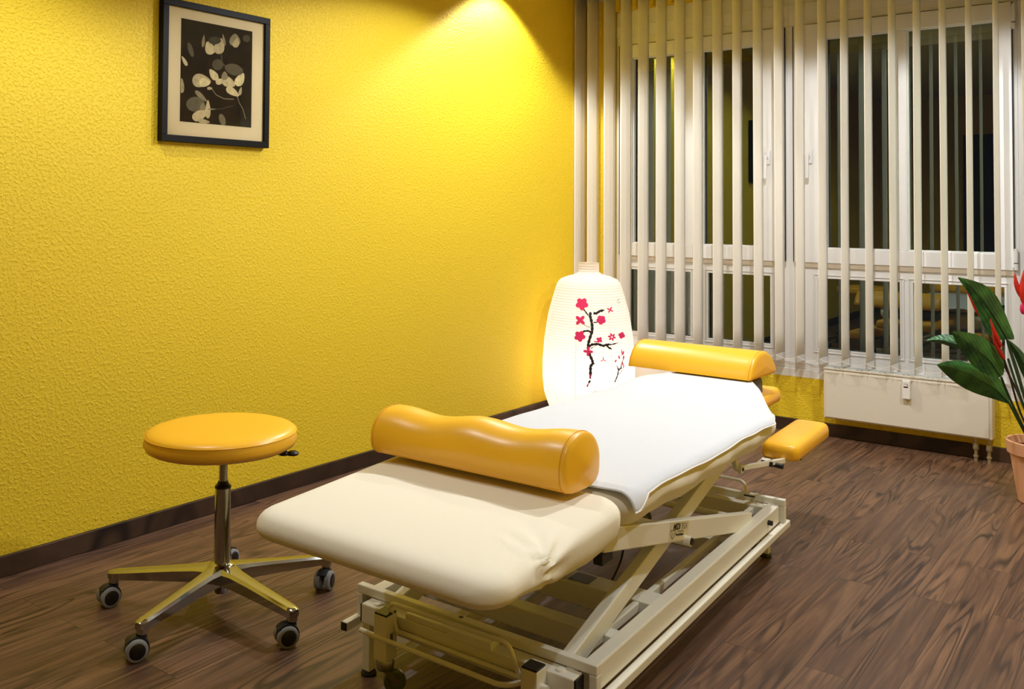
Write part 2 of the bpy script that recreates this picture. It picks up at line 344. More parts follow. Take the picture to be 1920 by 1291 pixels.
# windows: outer frame in plane Yf, upper sash a little in front
Yf = 5.128
def ring(mb, x0, x1, z0, z1, w_, y0, y1, mi=0):
    mb.box(x0, x1, y0, y1, z0, z0+w_, mi=mi).box(x0, x1, y0, y1, z1-w_, z1, mi=mi).box(x0, x0+w_, y0, y1, z0+w_, z1-w_, mi=mi).box(x1-w_, x1, y0, y1, z0+w_, z1-w_, mi=mi)
def window(idx, x0, x1, gA, gB, lA, lB, mU, mL, handle_x, hinge_x=None):
    w_ = thing('window_%d' % idx, ((x0+x1)/2, Yf, .285), None, None, kind='structure')
    b = MB()
    b.box(x0, x1, Yf, Yf+.07, 2.178, 2.386)                      # box over the sashes
    b.box(x0, x1, Yf-.006, Yf, 2.221, 2.296)
    b.box(x0, lA, Yf, Yf+.07, .285, 2.178).box(lB, x1, Yf, Yf+.07, .285, 2.178)
    b.box(lA, lB, Yf, Yf+.07, .285, .4357).box(lA, lB, Yf, Yf+.07, .823, .90)
    b.box(mL[0], mL[1], Yf+.002, Yf+.07, .4357, .823)
    build(b, 'window_frame', 'upvc', w_, bevel=.003)
    build(MB().box(x0+.03, x1-.02, Yf-.012, Yf, .872, .897), 'rebate', 'upvc_shade', w_, label='beige strip between the sashes, coloured as recess shade')  # shade of the recess put into a darker strip colour
    s = MB()
    sx0, sx1 = x0+.03, x1-.022
    s.box(sx0, gA, Yf-.018, Yf+.045, .897, 2.172).box(gB, sx1, Yf-.018, Yf+.045, .897, 2.172)
    s.box(gA, gB, Yf-.018, Yf+.045, .897, .974).box(gA, gB, Yf-.018, Yf+.045, 2.091, 2.172)
    s.box(mU[0], mU[1], Yf-.010, Yf+.045, .974, 2.091)
    so = build(s, 'sash', 'upvc', w_, bevel=.003)
    t = MB()
    for a0, a1 in ((gA, mU[0]), (mU[1], gB)): ring(t, a0-.001, a1+.001, .973, 2.092, .007, Yf-.004, Yf+.02)
    build(t, 'glazing_bead', 'upvc', so, bevel=.002)
    t = MB()
    for a0, a1 in ((lA, mL[0]), (mL[1], lB)):
        ring(t, a0-.014, a1+.014, .4217, .837, .006, Yf-.006, Yf+.001); ring(t, a0-.001, a1+.001, .4347, .824, .009, Yf-.002, Yf+.02)
    build(t, 'glazing_bead', 'upvc', w_, bevel=.002)
    for a0, a1, z0, z1, yy in ((gA, mU[0], .974, 2.091, Yf+.026), (mU[1], gB, .974, 2.091, Yf+.026), (lA, mL[0], .4357, .823, Yf+.03), (mL[1], lB, .4357, .823, Yf+.03)):
        g = MB().add([(a0, yy, z0), (a1, yy, z0), (a1, yy, z1), (a0, yy, z1)], [(0, 1, 2, 3)])
        build(g, 'glass_pane', 'glass', w_)
        g = MB(); ring(g, a0, a1, z0, z1, .004, yy-.004, yy-.0005); build(g, 'gasket', 'gasket', w_)
    for xg in (sx0-.006, sx1+.001): build(MB().box(xg, xg+.0028, Yf-.0135, Yf+.0005, .90, 2.172), 'sash_gap', 'gasket', w_)
    build(MB().box(gA-.02, gB+.02, Yf+.075, Yf+.10, 2.02, 2.12).box(gA-.02, gB+.02, Yf+.06, Yf+.075, 2.05, 2.12), 'reflection_strip', 'reflstrip', w_)  # greenish grey strip behind the glass imitates the frame's reflection
    if handle_x:
        h = MB().box(handle_x-.014, handle_x+.014, Yf-.03, Yf-.018, 1.425, 1.50)
        ho = build(h, 'handle', 'upvc', w_, bevel=.004)
        h = MB().tube([(handle_x, Yf-.03, 1.463), (handle_x, Yf-.062, 1.463)], .0075)
        h.bar((handle_x, Yf-.062, 1.475), (handle_x-.002, Yf-.064, 1.345), .019, .012, upv=(0, 1, 0))
        build(h, 'lever', 'upvc', ho, bevel=.004)
    if hinge_x:
        for z0, z1 in ((2.04, 2.16), (.90, 1.0)):
            h = MB().tube([(hinge_x, Yf-.022, z0), (hinge_x, Yf-.022, z1)], .0085, 12).tube([(hinge_x, Yf-.022, z0+.03), (hinge_x, Yf-.022, z0+.034)], .0092, 12, mi=1)
            h.box(hinge_x-.018, hinge_x, Yf-.022, Yf-.016, z0+.01, z1-.01)
            build(h, 'hinge', ['upvc', 'gasket'], w_, smooth=True)
    s = MB().box(x0, x1, Yf-.022, Yf+.0, .331, .366)
    build(s, 'window_sill', 'upvc', w_, bevel=.003)
    return w_
window(1, WX0, 1.25, .310, 1.085, .275, 1.151, (.652, .754), (.685, .776), 1.140)
window(2, 1.25, 2.33, 1.446, 2.233, 1.391, 2.274, (1.792, 1.846), (1.811, 1.858), 1.366, 2.318)
window(3, 2.33, WX1, 2.49, 3.30, 2.46, 3.33, (2.86, 2.92), (2.87, 2.92), None)
st(build(MB().box(WX0, WX1, D+.004, Yf+.0, .285, .331), 'trim_1', 'upvc', bevel=.004))

# ------------------------------------------------------------------ vertical blind
YV = 5.0
vb = thing('vertical_blind', (1.3, YV, .385), 'white vertical blind with many narrow slats in front of the windows', 'blind')
build(MB().box(.01, 3.3, YV-.022, YV+.022, 2.478, 2.499), 'head_rail', 'upvc', vb, bevel=.003)
ph = math.radians(87.3)
VZ0 = .385
for k in range(28):
    xc = -.015+.1136*k; 
    if k == 0: xc = .010
    a = ph + random.uniform(-.02, .02) if k else ph
    hw = .0635; dx, dy = math.cos(a), math.sin(a); nx, ny = -dy, dx
    cx = xc + dx*hw
    sw = random.uniform(-.004, .004)
    b = MB(); rows = []
    N = 14
    for i in range(N+1):
        z = VZ0 + (2.477-VZ0)*i/N; row = []
        off = sw*(1-i/N)
        for j in range(7):
            t = -1+2*j/6; bow = .0028*(1-t*t)
            row.append((cx+off+dx*hw*t+nx*bow, YV+dy*hw*t+ny*bow, z))
        rows.append(row)
    b.grid(rows)
    o = build(b, 'slat', 'vane', vb, smooth=True, solid=.0006)
    # weight pocket at the foot
    p = MB(); rows = []
    for z in (VZ0+.001, VZ0+.034):
        rows.append([(cx+sw+dx*hw*t+nx*(.0028*(1-t*t)+.0010), YV+dy*hw*t+ny*(.0028*(1-t*t)+.0010), z) for t in (-.93, -.5, 0, .5, .93)])
    p.grid(rows)
    rows = [[(x-2*nx*.0014, y-2*ny*.0014, z) for x, y, z in r] for r in rows]
    p.grid(rows)
    build(p, 'bottom_weight', 'upvc', o, solid=.0008)
for s_ in (-1, 1):
    c = MB(); pts = []
    for k in range(27):
        x0 = -.015+.1136*k; x1 = x0+.1136; y = YV+s_*.062
        for i in range(6):
            t = i/6; pts.append((x0+(x1-x0)*t+.006, y, VZ0+.032-.016*math.sin(math.pi*t)))
    c.tube(pts, .0011, 5); build(c, 'bead_chain', 'chain', vb)

# ------------------------------------------------------------------ radiators
def radiator(x0, x1, label, meter):
    r = thing('radiator', ((x0+x1)/2, D-.06, .1085), label, 'radiator', None)
    y0, y1, z0, z1 = D-.108, D-.02, .1085, .371
    build(MB().box(x0, x1, y0+.006, y1, z0+.004, z1-.010), 'body', 'rad', r, bevel=.005)
    build(MB().box(x0+.010, x1-.012, y0, y0+.010, z0+.010, z1-.018), 'front_panel', 'rad', r, bevel=.004, seg=3)
    g = MB().box(x0, x1, y0+.002, y1, z1-.010, z1); go = build(g, 'top_grille', 'rad', r, bevel=.003)
    g = MB()
    n = 7; L = (x1-x0)/n
    for i in range(n): g.box(x0+L*i+.006, x0+L*(i+1)-.006, y0+.030, y1-.012, z1, z1+.0012)
    build(g, 'grille_slots', 'radgrille', go)
    for i in range(n if meter else 0):
        for dx_ in (0, .02):
            xh = x0+L*(i+.5)+dx_; build(MB().box(xh-.006, xh+.006, y0+.013, y0+.019, z1-.0002, z1+.0008), 'vent_hole', 'dark', go)
    if meter:
        xm = x0+.400
        m = build(MB().box(xm-.018, xm+.018, y0-.026, y0, .262, .352), 'heat_meter', 'upvc', r, bevel=.003, label='small white heat cost meter with a black display')
        build(MB().box(xm-.011, xm+.009, y0-.0268, y0-.026, .3175, .3235), 'display', 'dark', m)
        t = MB()
        for i in range(5): t.box(xm-.011+i*.0042, xm-.0082+i*.0042, y0-.0266, y0-.026, .3335, .3365)
        t.box(xm+.004, xm+.009, y0-.0266, y0-.026, .3262, .3315)
        build(t, 'meter_lettering', 'ink_grey', m)
    for i, px in enumerate((x1-.075, x1-.02)):
        p = MB().tube([(px, D-.065, 0), (px, D-.065, z0+.01)], .008, 12).tube([(px, D-.065, .055), (px, D-.065, .085)], .0135, 8).tube([(px, D-.065, .02), (px, D-.065, .028)], .012, 12)
        p.tube([(px, D-.065, .07), (px, D-.092, .07)], .008, 10)
        build(p, 'valve_pipe', 'brass', r, smooth=True)
radiator(1.468, 2.231, 'white panel radiator with a small heat meter under the right window', True)
radiator(.335, 1.098, 'white panel radiator behind the paper floor lamp', False)
LAMP_W1, LAMP_W2 = 4.4, .45
LEAVES={'L1': [[(2.333, 4.3562, 0.6514), (2.379, 4.3923, 0.6561), (2.4062, 4.4137, 0.6541)], [(2.3063, 4.3335, 0.6944), (2.3526, 4.3563, 0.7219), (2.386, 4.4, 0.7163)], [(2.2941, 4.3169, 0.7445), (2.328, 4.3217, 0.7788), (2.37, 4.383, 0.7726)], [(2.2797, 4.2904, 0.7951), (2.3001, 4.2846, 0.8312), (2.3521, 4.3537, 0.8296)], [(2.26, 4.2513, 0.8524), (2.2723, 4.2475, 0.8747), (2.3204, 4.3028, 0.8847)], [(2.2361, 4.2039, 0.903), (2.2345, 4.2026, 0.9094), (2.2362, 4.2039, 0.9115)]], 'L2': [[(2.3806, 4.2918, 0.5276), (2.3689, 4.2827, 0.5212), (2.3638, 4.2787, 0.5148)], [(2.383, 4.2919, 0.591), (2.3415, 4.2459, 0.5797), (2.317, 4.2442, 0.5268)], [(2.3577, 4.2651, 0.638), (2.314, 4.2091, 0.6149), (2.2829, 4.213, 0.5608)], [(2.3219, 4.2217, 0.6771), (2.2867, 4.1724, 0.6457), (2.2557, 4.1763, 0.6087)], [(2.2808, 4.1659, 0.7001), (2.2596, 4.1358, 0.6742), (2.2386, 4.1368, 0.6555)], [(2.2326, 4.0994, 0.7067), (2.231, 4.0981, 0.7025), (2.2293, 4.0968, 0.6984)]], 'L3': [[(2.2259, 4.3484, 0.6469), (2.2257, 4.3482, 0.6206), (2.2256, 4.3481, 0.6053)], [(2.1875, 4.3535, 0.6605), (2.1899, 4.3392, 0.6292), (2.1863, 4.3574, 0.6071)], [(2.1536, 4.3527, 0.6643), (2.1538, 4.3299, 0.6379), (2.1522, 4.3584, 0.6192)], [(2.1199, 4.3386, 0.6517), (2.1191, 4.3218, 0.6378), (2.1189, 4.3426, 0.6267)], [(2.0912, 4.3189, 0.6334), (2.0912, 4.3189, 0.6312), (2.0929, 4.3203, 0.6289)]], 'L4': [[(2.3837, 4.396, 0.4066), (2.3836, 4.3959, 0.3981), (2.3785, 4.3919, 0.3959)], [(2.3623, 4.3799, 0.5009), (2.3466, 4.3542, 0.4512), (2.3304, 4.359, 0.4162)], [(2.3122, 4.3362, 0.5355), (2.3063, 4.3098, 0.4869), (2.2798, 4.3173, 0.4333)], [(2.2633, 4.2851, 0.5624), (2.2578, 4.259, 0.5224), (2.2327, 4.2676, 0.4627)], [(2.2074, 4.2202, 0.5795), (2.2094, 4.2083, 0.545), (2.1944, 4.2141, 0.5063)], [(2.1645, 4.1604, 0.5632), (2.1645, 4.1604, 0.559), (2.1662, 4.1616, 0.5548)]], 'L5': [[(2.3838, 4.3706, 0.6502), (2.3838, 4.3707, 0.6545), (2.3872, 4.3733, 0.6566)], [(2.396, 4.4155, 0.5991), (2.4116, 4.4116, 0.6054), (2.4229, 4.4414, 0.6138)], [(2.4112, 4.4532, 0.5355), (2.4311, 4.4459, 0.5494), (2.4483, 4.4892, 0.5523)], [(2.4316, 4.4815, 0.4733), (2.4472, 4.4776, 0.4887), (2.4604, 4.509, 0.4902)], [(2.4599, 4.5066, 0.4145), (2.4616, 4.508, 0.4145), (2.4633, 4.5094, 0.4167)]]}
STEMS={'s1': [(2.379, 4.3923, 0.6517), (2.3855, 4.3974, 0.626), (2.4217, 4.4258, 0.4757), (2.4618, 4.4573, 0.2187)], 's2': [(2.3672, 4.3068, 0.5156), (2.3918, 4.3642, 0.4169), (2.4482, 4.4466, 0.2143)], 's4': [(2.3819, 4.3946, 0.4002), (2.4036, 4.4116, 0.3467), (2.4448, 4.4439, 0.2078)], 's5': [(2.3805, 4.368, 0.6587), (2.3925, 4.3859, 0.5957), (2.4389, 4.4308, 0.3913), (2.472, 4.4653, 0.2145)], 's6': [(2.3753, 4.4275, 0.5739), (2.4139, 4.4388, 0.4298), (2.4788, 4.4706, 0.2145)]}
FLOWERS={'f1a': [(2.346, 4.2139, 0.7532), (2.354, 4.2201, 0.7156), (2.3652, 4.2289, 0.6802), (2.3781, 4.2391, 0.6428)], 'f1b': [(2.3505, 4.2301, 0.6997), (2.3585, 4.2363, 0.6621), (2.3698, 4.2452, 0.6308), (2.3844, 4.2567, 0.5954)], 'f1s': [(2.3827, 4.2681, 0.596), (2.402, 4.3087, 0.5004), (2.4231, 4.3634, 0.3787), (2.4652, 4.4599, 0.2123)], 'f2a': [(2.4082, 4.3898, 0.9274), (2.4113, 4.3922, 0.8866), (2.4228, 4.4012, 0.8479), (2.4378, 4.413, 0.818)], 'f2b': [(2.4421, 4.4037, 0.9519), (2.4349, 4.398, 0.8982), (2.431, 4.395, 0.8488), (2.4391, 4.4013, 0.8018)], 'f2c': [(2.4324, 4.3961, 0.8103), (2.4322, 4.3959, 0.7846), (2.4371, 4.3997, 0.7632)], 'f2d': [(2.4649, 4.4597, 0.9331), (2.4542, 4.4513, 0.8811), (2.4419, 4.4417, 0.8378), (2.4364, 4.4373, 0.7945)], 'f2s': [(2.4364, 4.4373, 0.7945), (2.4487, 4.447, 0.648), (2.4672, 4.4615, 0.4331), (2.4788, 4.4706, 0.2145)], 'f3': [(2.2378, 4.3577, 0.8464), (2.2548, 4.3711, 0.8092), (2.2684, 4.3817, 0.7742), (2.282, 4.3924, 0.7437)], 'f3s': [(2.2838, 4.3811, 0.7448), (2.3378, 4.4235, 0.5967), (2.4052, 4.4765, 0.423), (2.4686, 4.5262, 0.202)]}
LAMP_PROFILE=[(0.0, 0.165), (0.03, 0.19), (0.08, 0.222), (0.152, 0.247), (0.235, 0.256), (0.333, 0.256), (0.46, 0.246), (0.59, 0.226), (0.686, 0.2), (0.757, 0.178), (0.784, 0.16), (0.8, 0.125), (0.806, 0.075), (0.81, 0.058), (0.875, 0.058)]
BRANCHES=[([(-0.9965, 0.6208), (-1.0073, 0.6014), (-0.979, 0.5756), (-0.9575, 0.5453), (-0.9661, 0.5193), (-1.0092, 0.4888), (-1.0452, 0.4584), (-1.0538, 0.4367), (-1.0448, 0.415), (-1.0096, 0.3934), (-0.9631, 0.3677), (-0.953, 0.3526), (-1.0013, 0.3373), (-1.0011, 0.311), (-1.0059, 0.2715)], 0.0107), ([(-1.047, 0.6033), (-1.1185, 0.6224), (-1.1949, 0.6434)], 0.0053), ([(-0.9261, 0.6154), (-0.855, 0.6146), (-0.7682, 0.6266), (-0.6455, 0.6313)], 0.0096), ([(-0.931, 0.567), (-0.8238, 0.5688)], 0.0048), ([(-0.9903, 0.5148), (-1.0459, 0.5233), (-1.1389, 0.5205), (-1.2221, 0.511)], 0.0075), ([(-0.9802, 0.5431), (-1.0746, 0.5447), (-1.1904, 0.5634)], 0.0021), ([(-1.0362, 0.4412), (-0.965, 0.4523), (-0.8393, 0.4547), (-0.7291, 0.4448), (-0.6527, 0.4496), (-0.573, 0.4532)], 0.0096), ([(-0.6527, 0.4496), (-0.5971, 0.4339), (-0.5274, 0.4257)], 0.0075), ([(-0.6527, 0.4487), (-0.5236, 0.4506), (-0.3563, 0.457)], 0.0048), ([(-1.0008, 0.4304), (-0.8935, 0.4459)], 0.0027), ([(-0.953, 0.3526), (-0.901, 0.3527)], 0.0037), ([(-1.0092, 0.2627), (-1.0432, 0.245)], 0.0075), ([(-0.4721, 0.2507), (-0.4094, 0.2803), (-0.3761, 0.3127), (-0.4192, 0.3378)], 0.0053), ([(-0.3761, 0.3127), (-0.3072, 0.3223), (-0.2921, 0.3439)], 0.0064), ([(-0.3884, 0.2888), (-0.3194, 0.2961), (-0.2755, 0.3127), (-0.2955, 0.3264)], 0.0021), ([(-0.2921, 0.3439), (-0.2353, 0.3646), (-0.2312, 0.3776)], 0.0037), ([(-0.2878, 0.3877), (-0.2705, 0.4136)], 0.0021), ([(-0.2021, 0.6668), (-0.1648, 0.6796), (-0.0571, 0.6848)], 0.0021), ([(-0.1567, 0.6618), (-0.051, 0.6714)], 0.0021)]
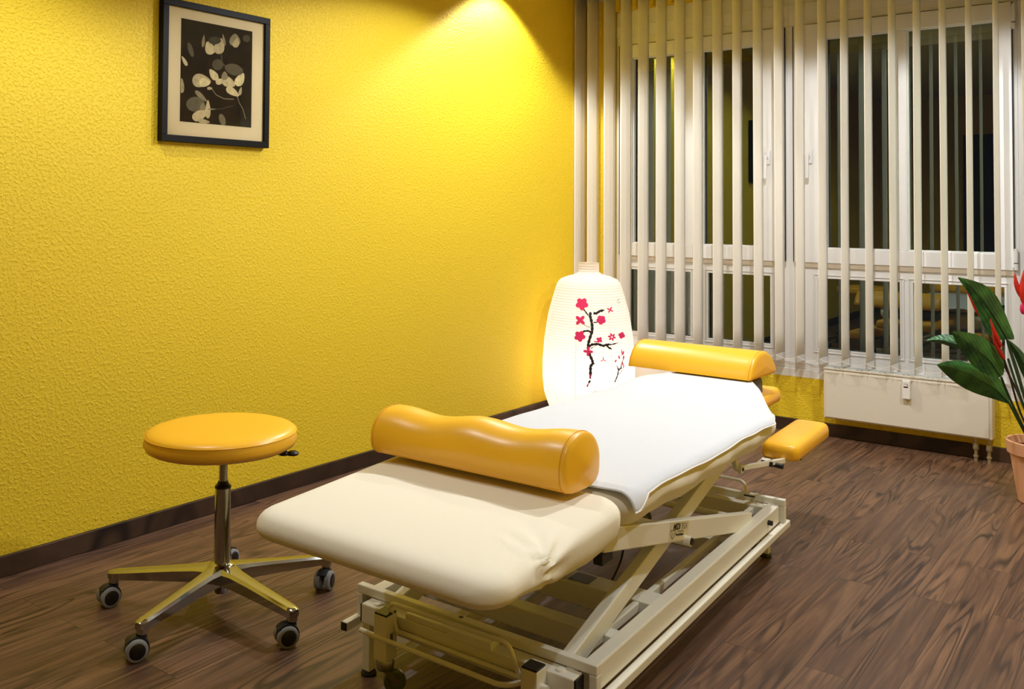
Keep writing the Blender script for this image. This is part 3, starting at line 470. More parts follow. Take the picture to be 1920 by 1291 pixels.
BLOSSOMS=[[(-1.0505, 0.6536), (-1.0829, 0.6461), (-1.1398, 0.6443), (-1.1954, 0.6491), (-1.2247, 0.6583), (-1.2125, 0.6677), (-1.164, 0.6727), (-1.1022, 0.6711), (-1.0575, 0.6635)], [(-1.2042, 0.6285), (-1.2489, 0.6323), (-1.277, 0.6427), (-1.2739, 0.655), (-1.2395, 0.6634), (-1.1902, 0.6639), (-1.1512, 0.6563), (-1.1406, 0.6441), (-1.1613, 0.6332)], [(-1.376, 0.6503), (-1.3751, 0.6603), (-1.3343, 0.6688), (-1.2718, 0.6717), (-1.219, 0.6677), (-1.2013, 0.6586), (-1.225, 0.6488), (-1.2778, 0.6429), (-1.3374, 0.6434)], [(-1.3311, 0.6895), (-1.279, 0.692), (-1.2229, 0.6867), (-1.1892, 0.6761), (-1.1929, 0.6652), (-1.23, 0.6592), (-1.2848, 0.6607), (-1.334, 0.669), (-1.3522, 0.6804)], [(-1.1188, 0.6915), (-1.0921, 0.683), (-1.1025, 0.6713), (-1.1436, 0.662), (-1.1961, 0.6595), (-1.2375, 0.6647), (-1.2479, 0.6755), (-1.2218, 0.6867), (-1.1704, 0.693)], [(-1.1337, 0.5575), (-1.164, 0.5554), (-1.2053, 0.5591), (-1.2383, 0.567), (-1.2475, 0.5754), (-1.2288, 0.5803), (-1.1901, 0.5794), (-1.1504, 0.5731), (-1.1285, 0.5644)], [(-1.3263, 0.554), (-1.3358, 0.5608), (-1.3187, 0.5702), (-1.2826, 0.5778), (-1.2444, 0.58), (-1.2221, 0.5759), (-1.2267, 0.5672), (-1.2552, 0.5582), (-1.2937, 0.5531)], [(-1.3441, 0.5969), (-1.3118, 0.5991), (-1.268, 0.5954), (-1.2332, 0.5876), (-1.2233, 0.5793), (-1.2428, 0.5744), (-1.2822, 0.5752), (-1.3234, 0.5813), (-1.3475, 0.5899)], [(-1.1445, 0.6003), (-1.1351, 0.5936), (-1.153, 0.5843), (-1.1891, 0.5768), (-1.2273, 0.5746), (-1.2487, 0.5789), (-1.2451, 0.5874), (-1.2166, 0.5963), (-1.1771, 0.6014)], [(-1.1082, 0.4887), (-1.1303, 0.481), (-1.1729, 0.4781), (-1.2166, 0.4813), (-1.2416, 0.4891), (-1.235, 0.498), (-1.2, 0.5037), (-1.1535, 0.5035), (-1.1171, 0.4976)], [(-1.216, 0.4637), (-1.2536, 0.4659), (-1.2785, 0.4745), (-1.2797, 0.4853), (-1.2548, 0.4935), (-1.2166, 0.4949), (-1.1832, 0.4891), (-1.1705, 0.4787), (-1.1837, 0.4686)], [(-1.3532, 0.4792), (-1.3556, 0.4884), (-1.327, 0.4969), (-1.2816, 0.5006), (-1.2404, 0.4978), (-1.2234, 0.4899), (-1.2378, 0.4805), (-1.2758, 0.4741), (-1.3214, 0.4736)], [(-1.3293, 0.5146), (-1.2903, 0.5181), (-1.2467, 0.5147), (-1.2189, 0.506), (-1.2189, 0.4962), (-1.2463, 0.4898), (-1.2886, 0.4898), (-1.3276, 0.4961), (-1.3439, 0.5059)], [(-1.1741, 0.5205), (-1.1493, 0.5134), (-1.1517, 0.5029), (-1.1797, 0.4939), (-1.2194, 0.4908), (-1.2537, 0.4948), (-1.2661, 0.5042), (-1.2508, 0.5145), (-1.214, 0.521)], [(-0.6423, 0.5706), (-0.673, 0.5642), (-0.7151, 0.5633), (-0.7504, 0.5684), (-0.7618, 0.5771), (-0.7433, 0.5852), (-0.705, 0.5891), (-0.6627, 0.5868), (-0.638, 0.5795)], [(-0.7647, 0.5557), (-0.8014, 0.5596), (-0.8165, 0.5678), (-0.8046, 0.5767), (-0.7702, 0.5819), (-0.7282, 0.581), (-0.7, 0.5744), (-0.6989, 0.5653), (-0.7248, 0.5579)], [(-0.8636, 0.5752), (-0.8579, 0.5842), (-0.8263, 0.5903), (-0.7832, 0.5907), (-0.7502, 0.5853), (-0.7432, 0.5766), (-0.7637, 0.5687), (-0.803, 0.5652), (-0.8427, 0.5678)], [(-0.8052, 0.6025), (-0.7629, 0.604), (-0.7267, 0.5995), (-0.7152, 0.5911), (-0.7299, 0.5825), (-0.7671, 0.5781), (-0.8069, 0.5796), (-0.834, 0.5866), (-0.833, 0.5956)], [(-0.6642, 0.5996), (-0.6464, 0.5917), (-0.6585, 0.5829), (-0.6936, 0.5772), (-0.7373, 0.5775), (-0.7664, 0.5833), (-0.7705, 0.5922), (-0.746, 0.5999), (-0.7035, 0.6028)], [(-0.7492, 0.4663), (-0.7683, 0.4636), (-0.793, 0.4645), (-0.8112, 0.4686), (-0.8145, 0.474), (-0.8008, 0.4781), (-0.7783, 0.4792), (-0.7549, 0.4765), (-0.744, 0.4715)], [(-0.8524, 0.4621), (-0.8635, 0.4664), (-0.8597, 0.4721), (-0.8421, 0.4765), (-0.8187, 0.4774), (-0.8009, 0.4745), (-0.7972, 0.4691), (-0.8095, 0.4639), (-0.8311, 0.4611)], [(-0.8686, 0.486), (-0.8493, 0.4888), (-0.8252, 0.488), (-0.8067, 0.4839), (-0.8034, 0.4785), (-0.817, 0.4744), (-0.8395, 0.4733), (-0.8621, 0.4759), (-0.8734, 0.4809)], [(-0.7647, 0.4904), (-0.7527, 0.4859), (-0.7569, 0.4802), (-0.7757, 0.476), (-0.7992, 0.4751), (-0.817, 0.478), (-0.8208, 0.4834), (-0.8084, 0.4886), (-0.7863, 0.4914)], [(-0.1158, 0.4863), (-0.1452, 0.4817), (-0.1914, 0.4813), (-0.2249, 0.4849), (-0.2369, 0.4912), (-0.2228, 0.4971), (-0.1823, 0.4998), (-0.1379, 0.498), (-0.1115, 0.4927)], [(-0.2707, 0.4772), (-0.299, 0.4817), (-0.3044, 0.4882), (-0.2816, 0.4937), (-0.2453, 0.4957), (-0.208, 0.4931), (-0.1877, 0.4871), (-0.1983, 0.4807), (-0.2329, 0.4769)], [(-0.3279, 0.5011), (-0.3014, 0.5058), (-0.2632, 0.5066), (-0.2292, 0.503), (-0.2171, 0.4968), (-0.234, 0.4909), (-0.2685, 0.488), (-0.307, 0.4896), (-0.3285, 0.4946)], [(-0.1796, 0.5107), (-0.1481, 0.5061), (-0.1431, 0.4995), (-0.1697, 0.4941), (-0.2088, 0.4922), (-0.2461, 0.4948), (-0.2638, 0.5007), (-0.2534, 0.5071), (-0.221, 0.511)], [(-0.4058, 0.4839), (-0.4224, 0.4812), (-0.4496, 0.4807), (-0.4779, 0.4829), (-0.4927, 0.4866), (-0.4881, 0.4902), (-0.4652, 0.492), (-0.4337, 0.491), (-0.4111, 0.4878)], [(-0.4855, 0.4691), (-0.5047, 0.4702), (-0.5182, 0.4746), (-0.5218, 0.4805), (-0.5145, 0.4851), (-0.497, 0.4861), (-0.4776, 0.483), (-0.4675, 0.4774), (-0.4695, 0.4719)], [(-0.582, 0.4742), (-0.5872, 0.4782), (-0.5758, 0.4832), (-0.5531, 0.487), (-0.5309, 0.4878), (-0.5179, 0.4852), (-0.5212, 0.4805), (-0.5401, 0.4758), (-0.5645, 0.4734)], [(-0.6088, 0.4946), (-0.5947, 0.4975), (-0.5673, 0.498), (-0.5407, 0.4959), (-0.5275, 0.4923), (-0.5321, 0.4887), (-0.553, 0.4869), (-0.5821, 0.4877), (-0.6032, 0.4908)], [(-0.5355, 0.5099), (-0.5157, 0.5088), (-0.5019, 0.5043), (-0.4964, 0.4983), (-0.5057, 0.4939), (-0.5234, 0.4929), (-0.541, 0.4958), (-0.5514, 0.5014), (-0.5496, 0.5069)], [(-0.4329, 0.5045), (-0.4279, 0.5006), (-0.4398, 0.4955), (-0.465, 0.4918), (-0.4893, 0.4911), (-0.5023, 0.4937), (-0.4969, 0.4984), (-0.4776, 0.503), (-0.4526, 0.5055)], [(-0.4022, 0.6222), (-0.4201, 0.6211), (-0.4506, 0.6228), (-0.4781, 0.6265), (-0.4896, 0.6303), (-0.4796, 0.6326), (-0.4551, 0.6323), (-0.4232, 0.6294), (-0.4028, 0.6254)], [(-0.547, 0.6161), (-0.5505, 0.6192), (-0.5384, 0.6246), (-0.5175, 0.6297), (-0.4945, 0.6321), (-0.4817, 0.6306), (-0.4864, 0.6261), (-0.5059, 0.6207), (-0.5286, 0.6167)], [(-0.5696, 0.641), (-0.5514, 0.6421), (-0.5224, 0.6405), (-0.4943, 0.6368), (-0.4826, 0.633), (-0.4927, 0.6307), (-0.5172, 0.631), (-0.5471, 0.6338), (-0.5682, 0.6378)], [(-0.4228, 0.6473), (-0.4173, 0.6441), (-0.4306, 0.6387), (-0.4546, 0.6337), (-0.4801, 0.6314), (-0.4906, 0.6327), (-0.4859, 0.6372), (-0.4681, 0.6428), (-0.442, 0.6467)], [(-0.9439, 0.4128), (-0.9593, 0.4083), (-0.9934, 0.4063), (-1.0307, 0.408), (-1.0537, 0.4123), (-1.0516, 0.4176), (-1.0254, 0.421), (-0.9873, 0.4213), (-0.9552, 0.418)], [(-1.0603, 0.3887), (-1.0785, 0.3923), (-1.0859, 0.4006), (-1.0786, 0.41), (-1.0602, 0.4158), (-1.0393, 0.4154), (-1.0258, 0.409), (-1.0259, 0.3996), (-1.0396, 0.3916)], [(-1.1565, 0.4166), (-1.1413, 0.4214), (-1.1072, 0.4234), (-1.0695, 0.4219), (-1.0464, 0.4175), (-1.0484, 0.4123), (-1.0746, 0.4088), (-1.1126, 0.4085), (-1.1448, 0.4116)], [(-1.0396, 0.4413), (-1.0212, 0.4377), (-1.014, 0.4292), (-1.0214, 0.4199), (-1.0399, 0.4141), (-1.0607, 0.4145), (-1.0744, 0.4209), (-1.0745, 0.4302), (-1.0607, 0.4383)], [(-0.6702, 0.3632), (-0.6818, 0.363), (-0.7033, 0.365), (-0.7241, 0.3682), (-0.7368, 0.3714), (-0.7325, 0.3728), (-0.7149, 0.3719), (-0.6918, 0.369), (-0.6746, 0.3657)], [(-0.7948, 0.3632), (-0.79, 0.3655), (-0.7726, 0.369), (-0.7502, 0.3719), (-0.7329, 0.3728), (-0.7294, 0.3713), (-0.7412, 0.3682), (-0.7633, 0.3649), (-0.7842, 0.3629)], [(-0.7327, 0.389), (-0.7261, 0.3869), (-0.7231, 0.3816), (-0.7234, 0.3754), (-0.7292, 0.3714), (-0.737, 0.3715), (-0.7416, 0.3754), (-0.7436, 0.3816), (-0.7399, 0.3869)], [(-0.8562, 0.4677), (-0.8655, 0.4654), (-0.8896, 0.4643), (-0.9163, 0.4647), (-0.9334, 0.4664), (-0.9334, 0.4688), (-0.916, 0.4707), (-0.8886, 0.471), (-0.8649, 0.4698)], [(-0.3269, 0.381), (-0.3235, 0.3747), (-0.333, 0.371), (-0.3485, 0.3715), (-0.3649, 0.3761), (-0.3745, 0.3826), (-0.3714, 0.3879), (-0.3584, 0.3896), (-0.3393, 0.3869)], [(-0.4292, 0.3604), (-0.4439, 0.3558), (-0.4617, 0.3543), (-0.4712, 0.3565), (-0.4689, 0.3613), (-0.4568, 0.3666), (-0.4388, 0.3698), (-0.4244, 0.3695), (-0.4206, 0.3658)], [(-0.2026, 0.3976), (-0.2261, 0.3909), (-0.249, 0.3882), (-0.2631, 0.3908), (-0.2641, 0.3977), (-0.2464, 0.4053), (-0.221, 0.4103), (-0.1991, 0.4103), (-0.1913, 0.4052)], [(-0.2535, 0.4087), (-0.2625, 0.401), (-0.2763, 0.3973), (-0.2843, 0.3991), (-0.2841, 0.4056), (-0.2769, 0.4138), (-0.2664, 0.4199), (-0.2551, 0.421), (-0.2484, 0.4165)], [(-0.1932, 0.3767), (-0.2009, 0.3707), (-0.2186, 0.3679), (-0.2324, 0.3693), (-0.241, 0.3746), (-0.239, 0.3811), (-0.2286, 0.386), (-0.2097, 0.3866), (-0.1967, 0.383)], [(-0.235, 0.3436), (-0.2306, 0.3368), (-0.2383, 0.333), (-0.2543, 0.3339), (-0.2697, 0.3391), (-0.2796, 0.3462), (-0.2781, 0.3518), (-0.2672, 0.3535), (-0.2495, 0.3502)], [(-0.2196, 0.3263), (-0.2296, 0.3211), (-0.2412, 0.3187), (-0.2513, 0.3204), (-0.2524, 0.3252), (-0.2441, 0.3309), (-0.2329, 0.335), (-0.219, 0.3352), (-0.2159, 0.3319)], [(-1.0009, 0.2847), (-1.004, 0.2762), (-1.0121, 0.2717), (-1.0212, 0.2731), (-1.0273, 0.28), (-1.0274, 0.289), (-1.0215, 0.296), (-1.0123, 0.2975), (-1.0041, 0.293)], [(-1.0439, 0.2349), (-1.0548, 0.2291), (-1.0683, 0.2265), (-1.078, 0.2284), (-1.0794, 0.2339), (-1.0719, 0.2402), (-1.0588, 0.2447), (-1.0465, 0.2449), (-1.0406, 0.2411)]]
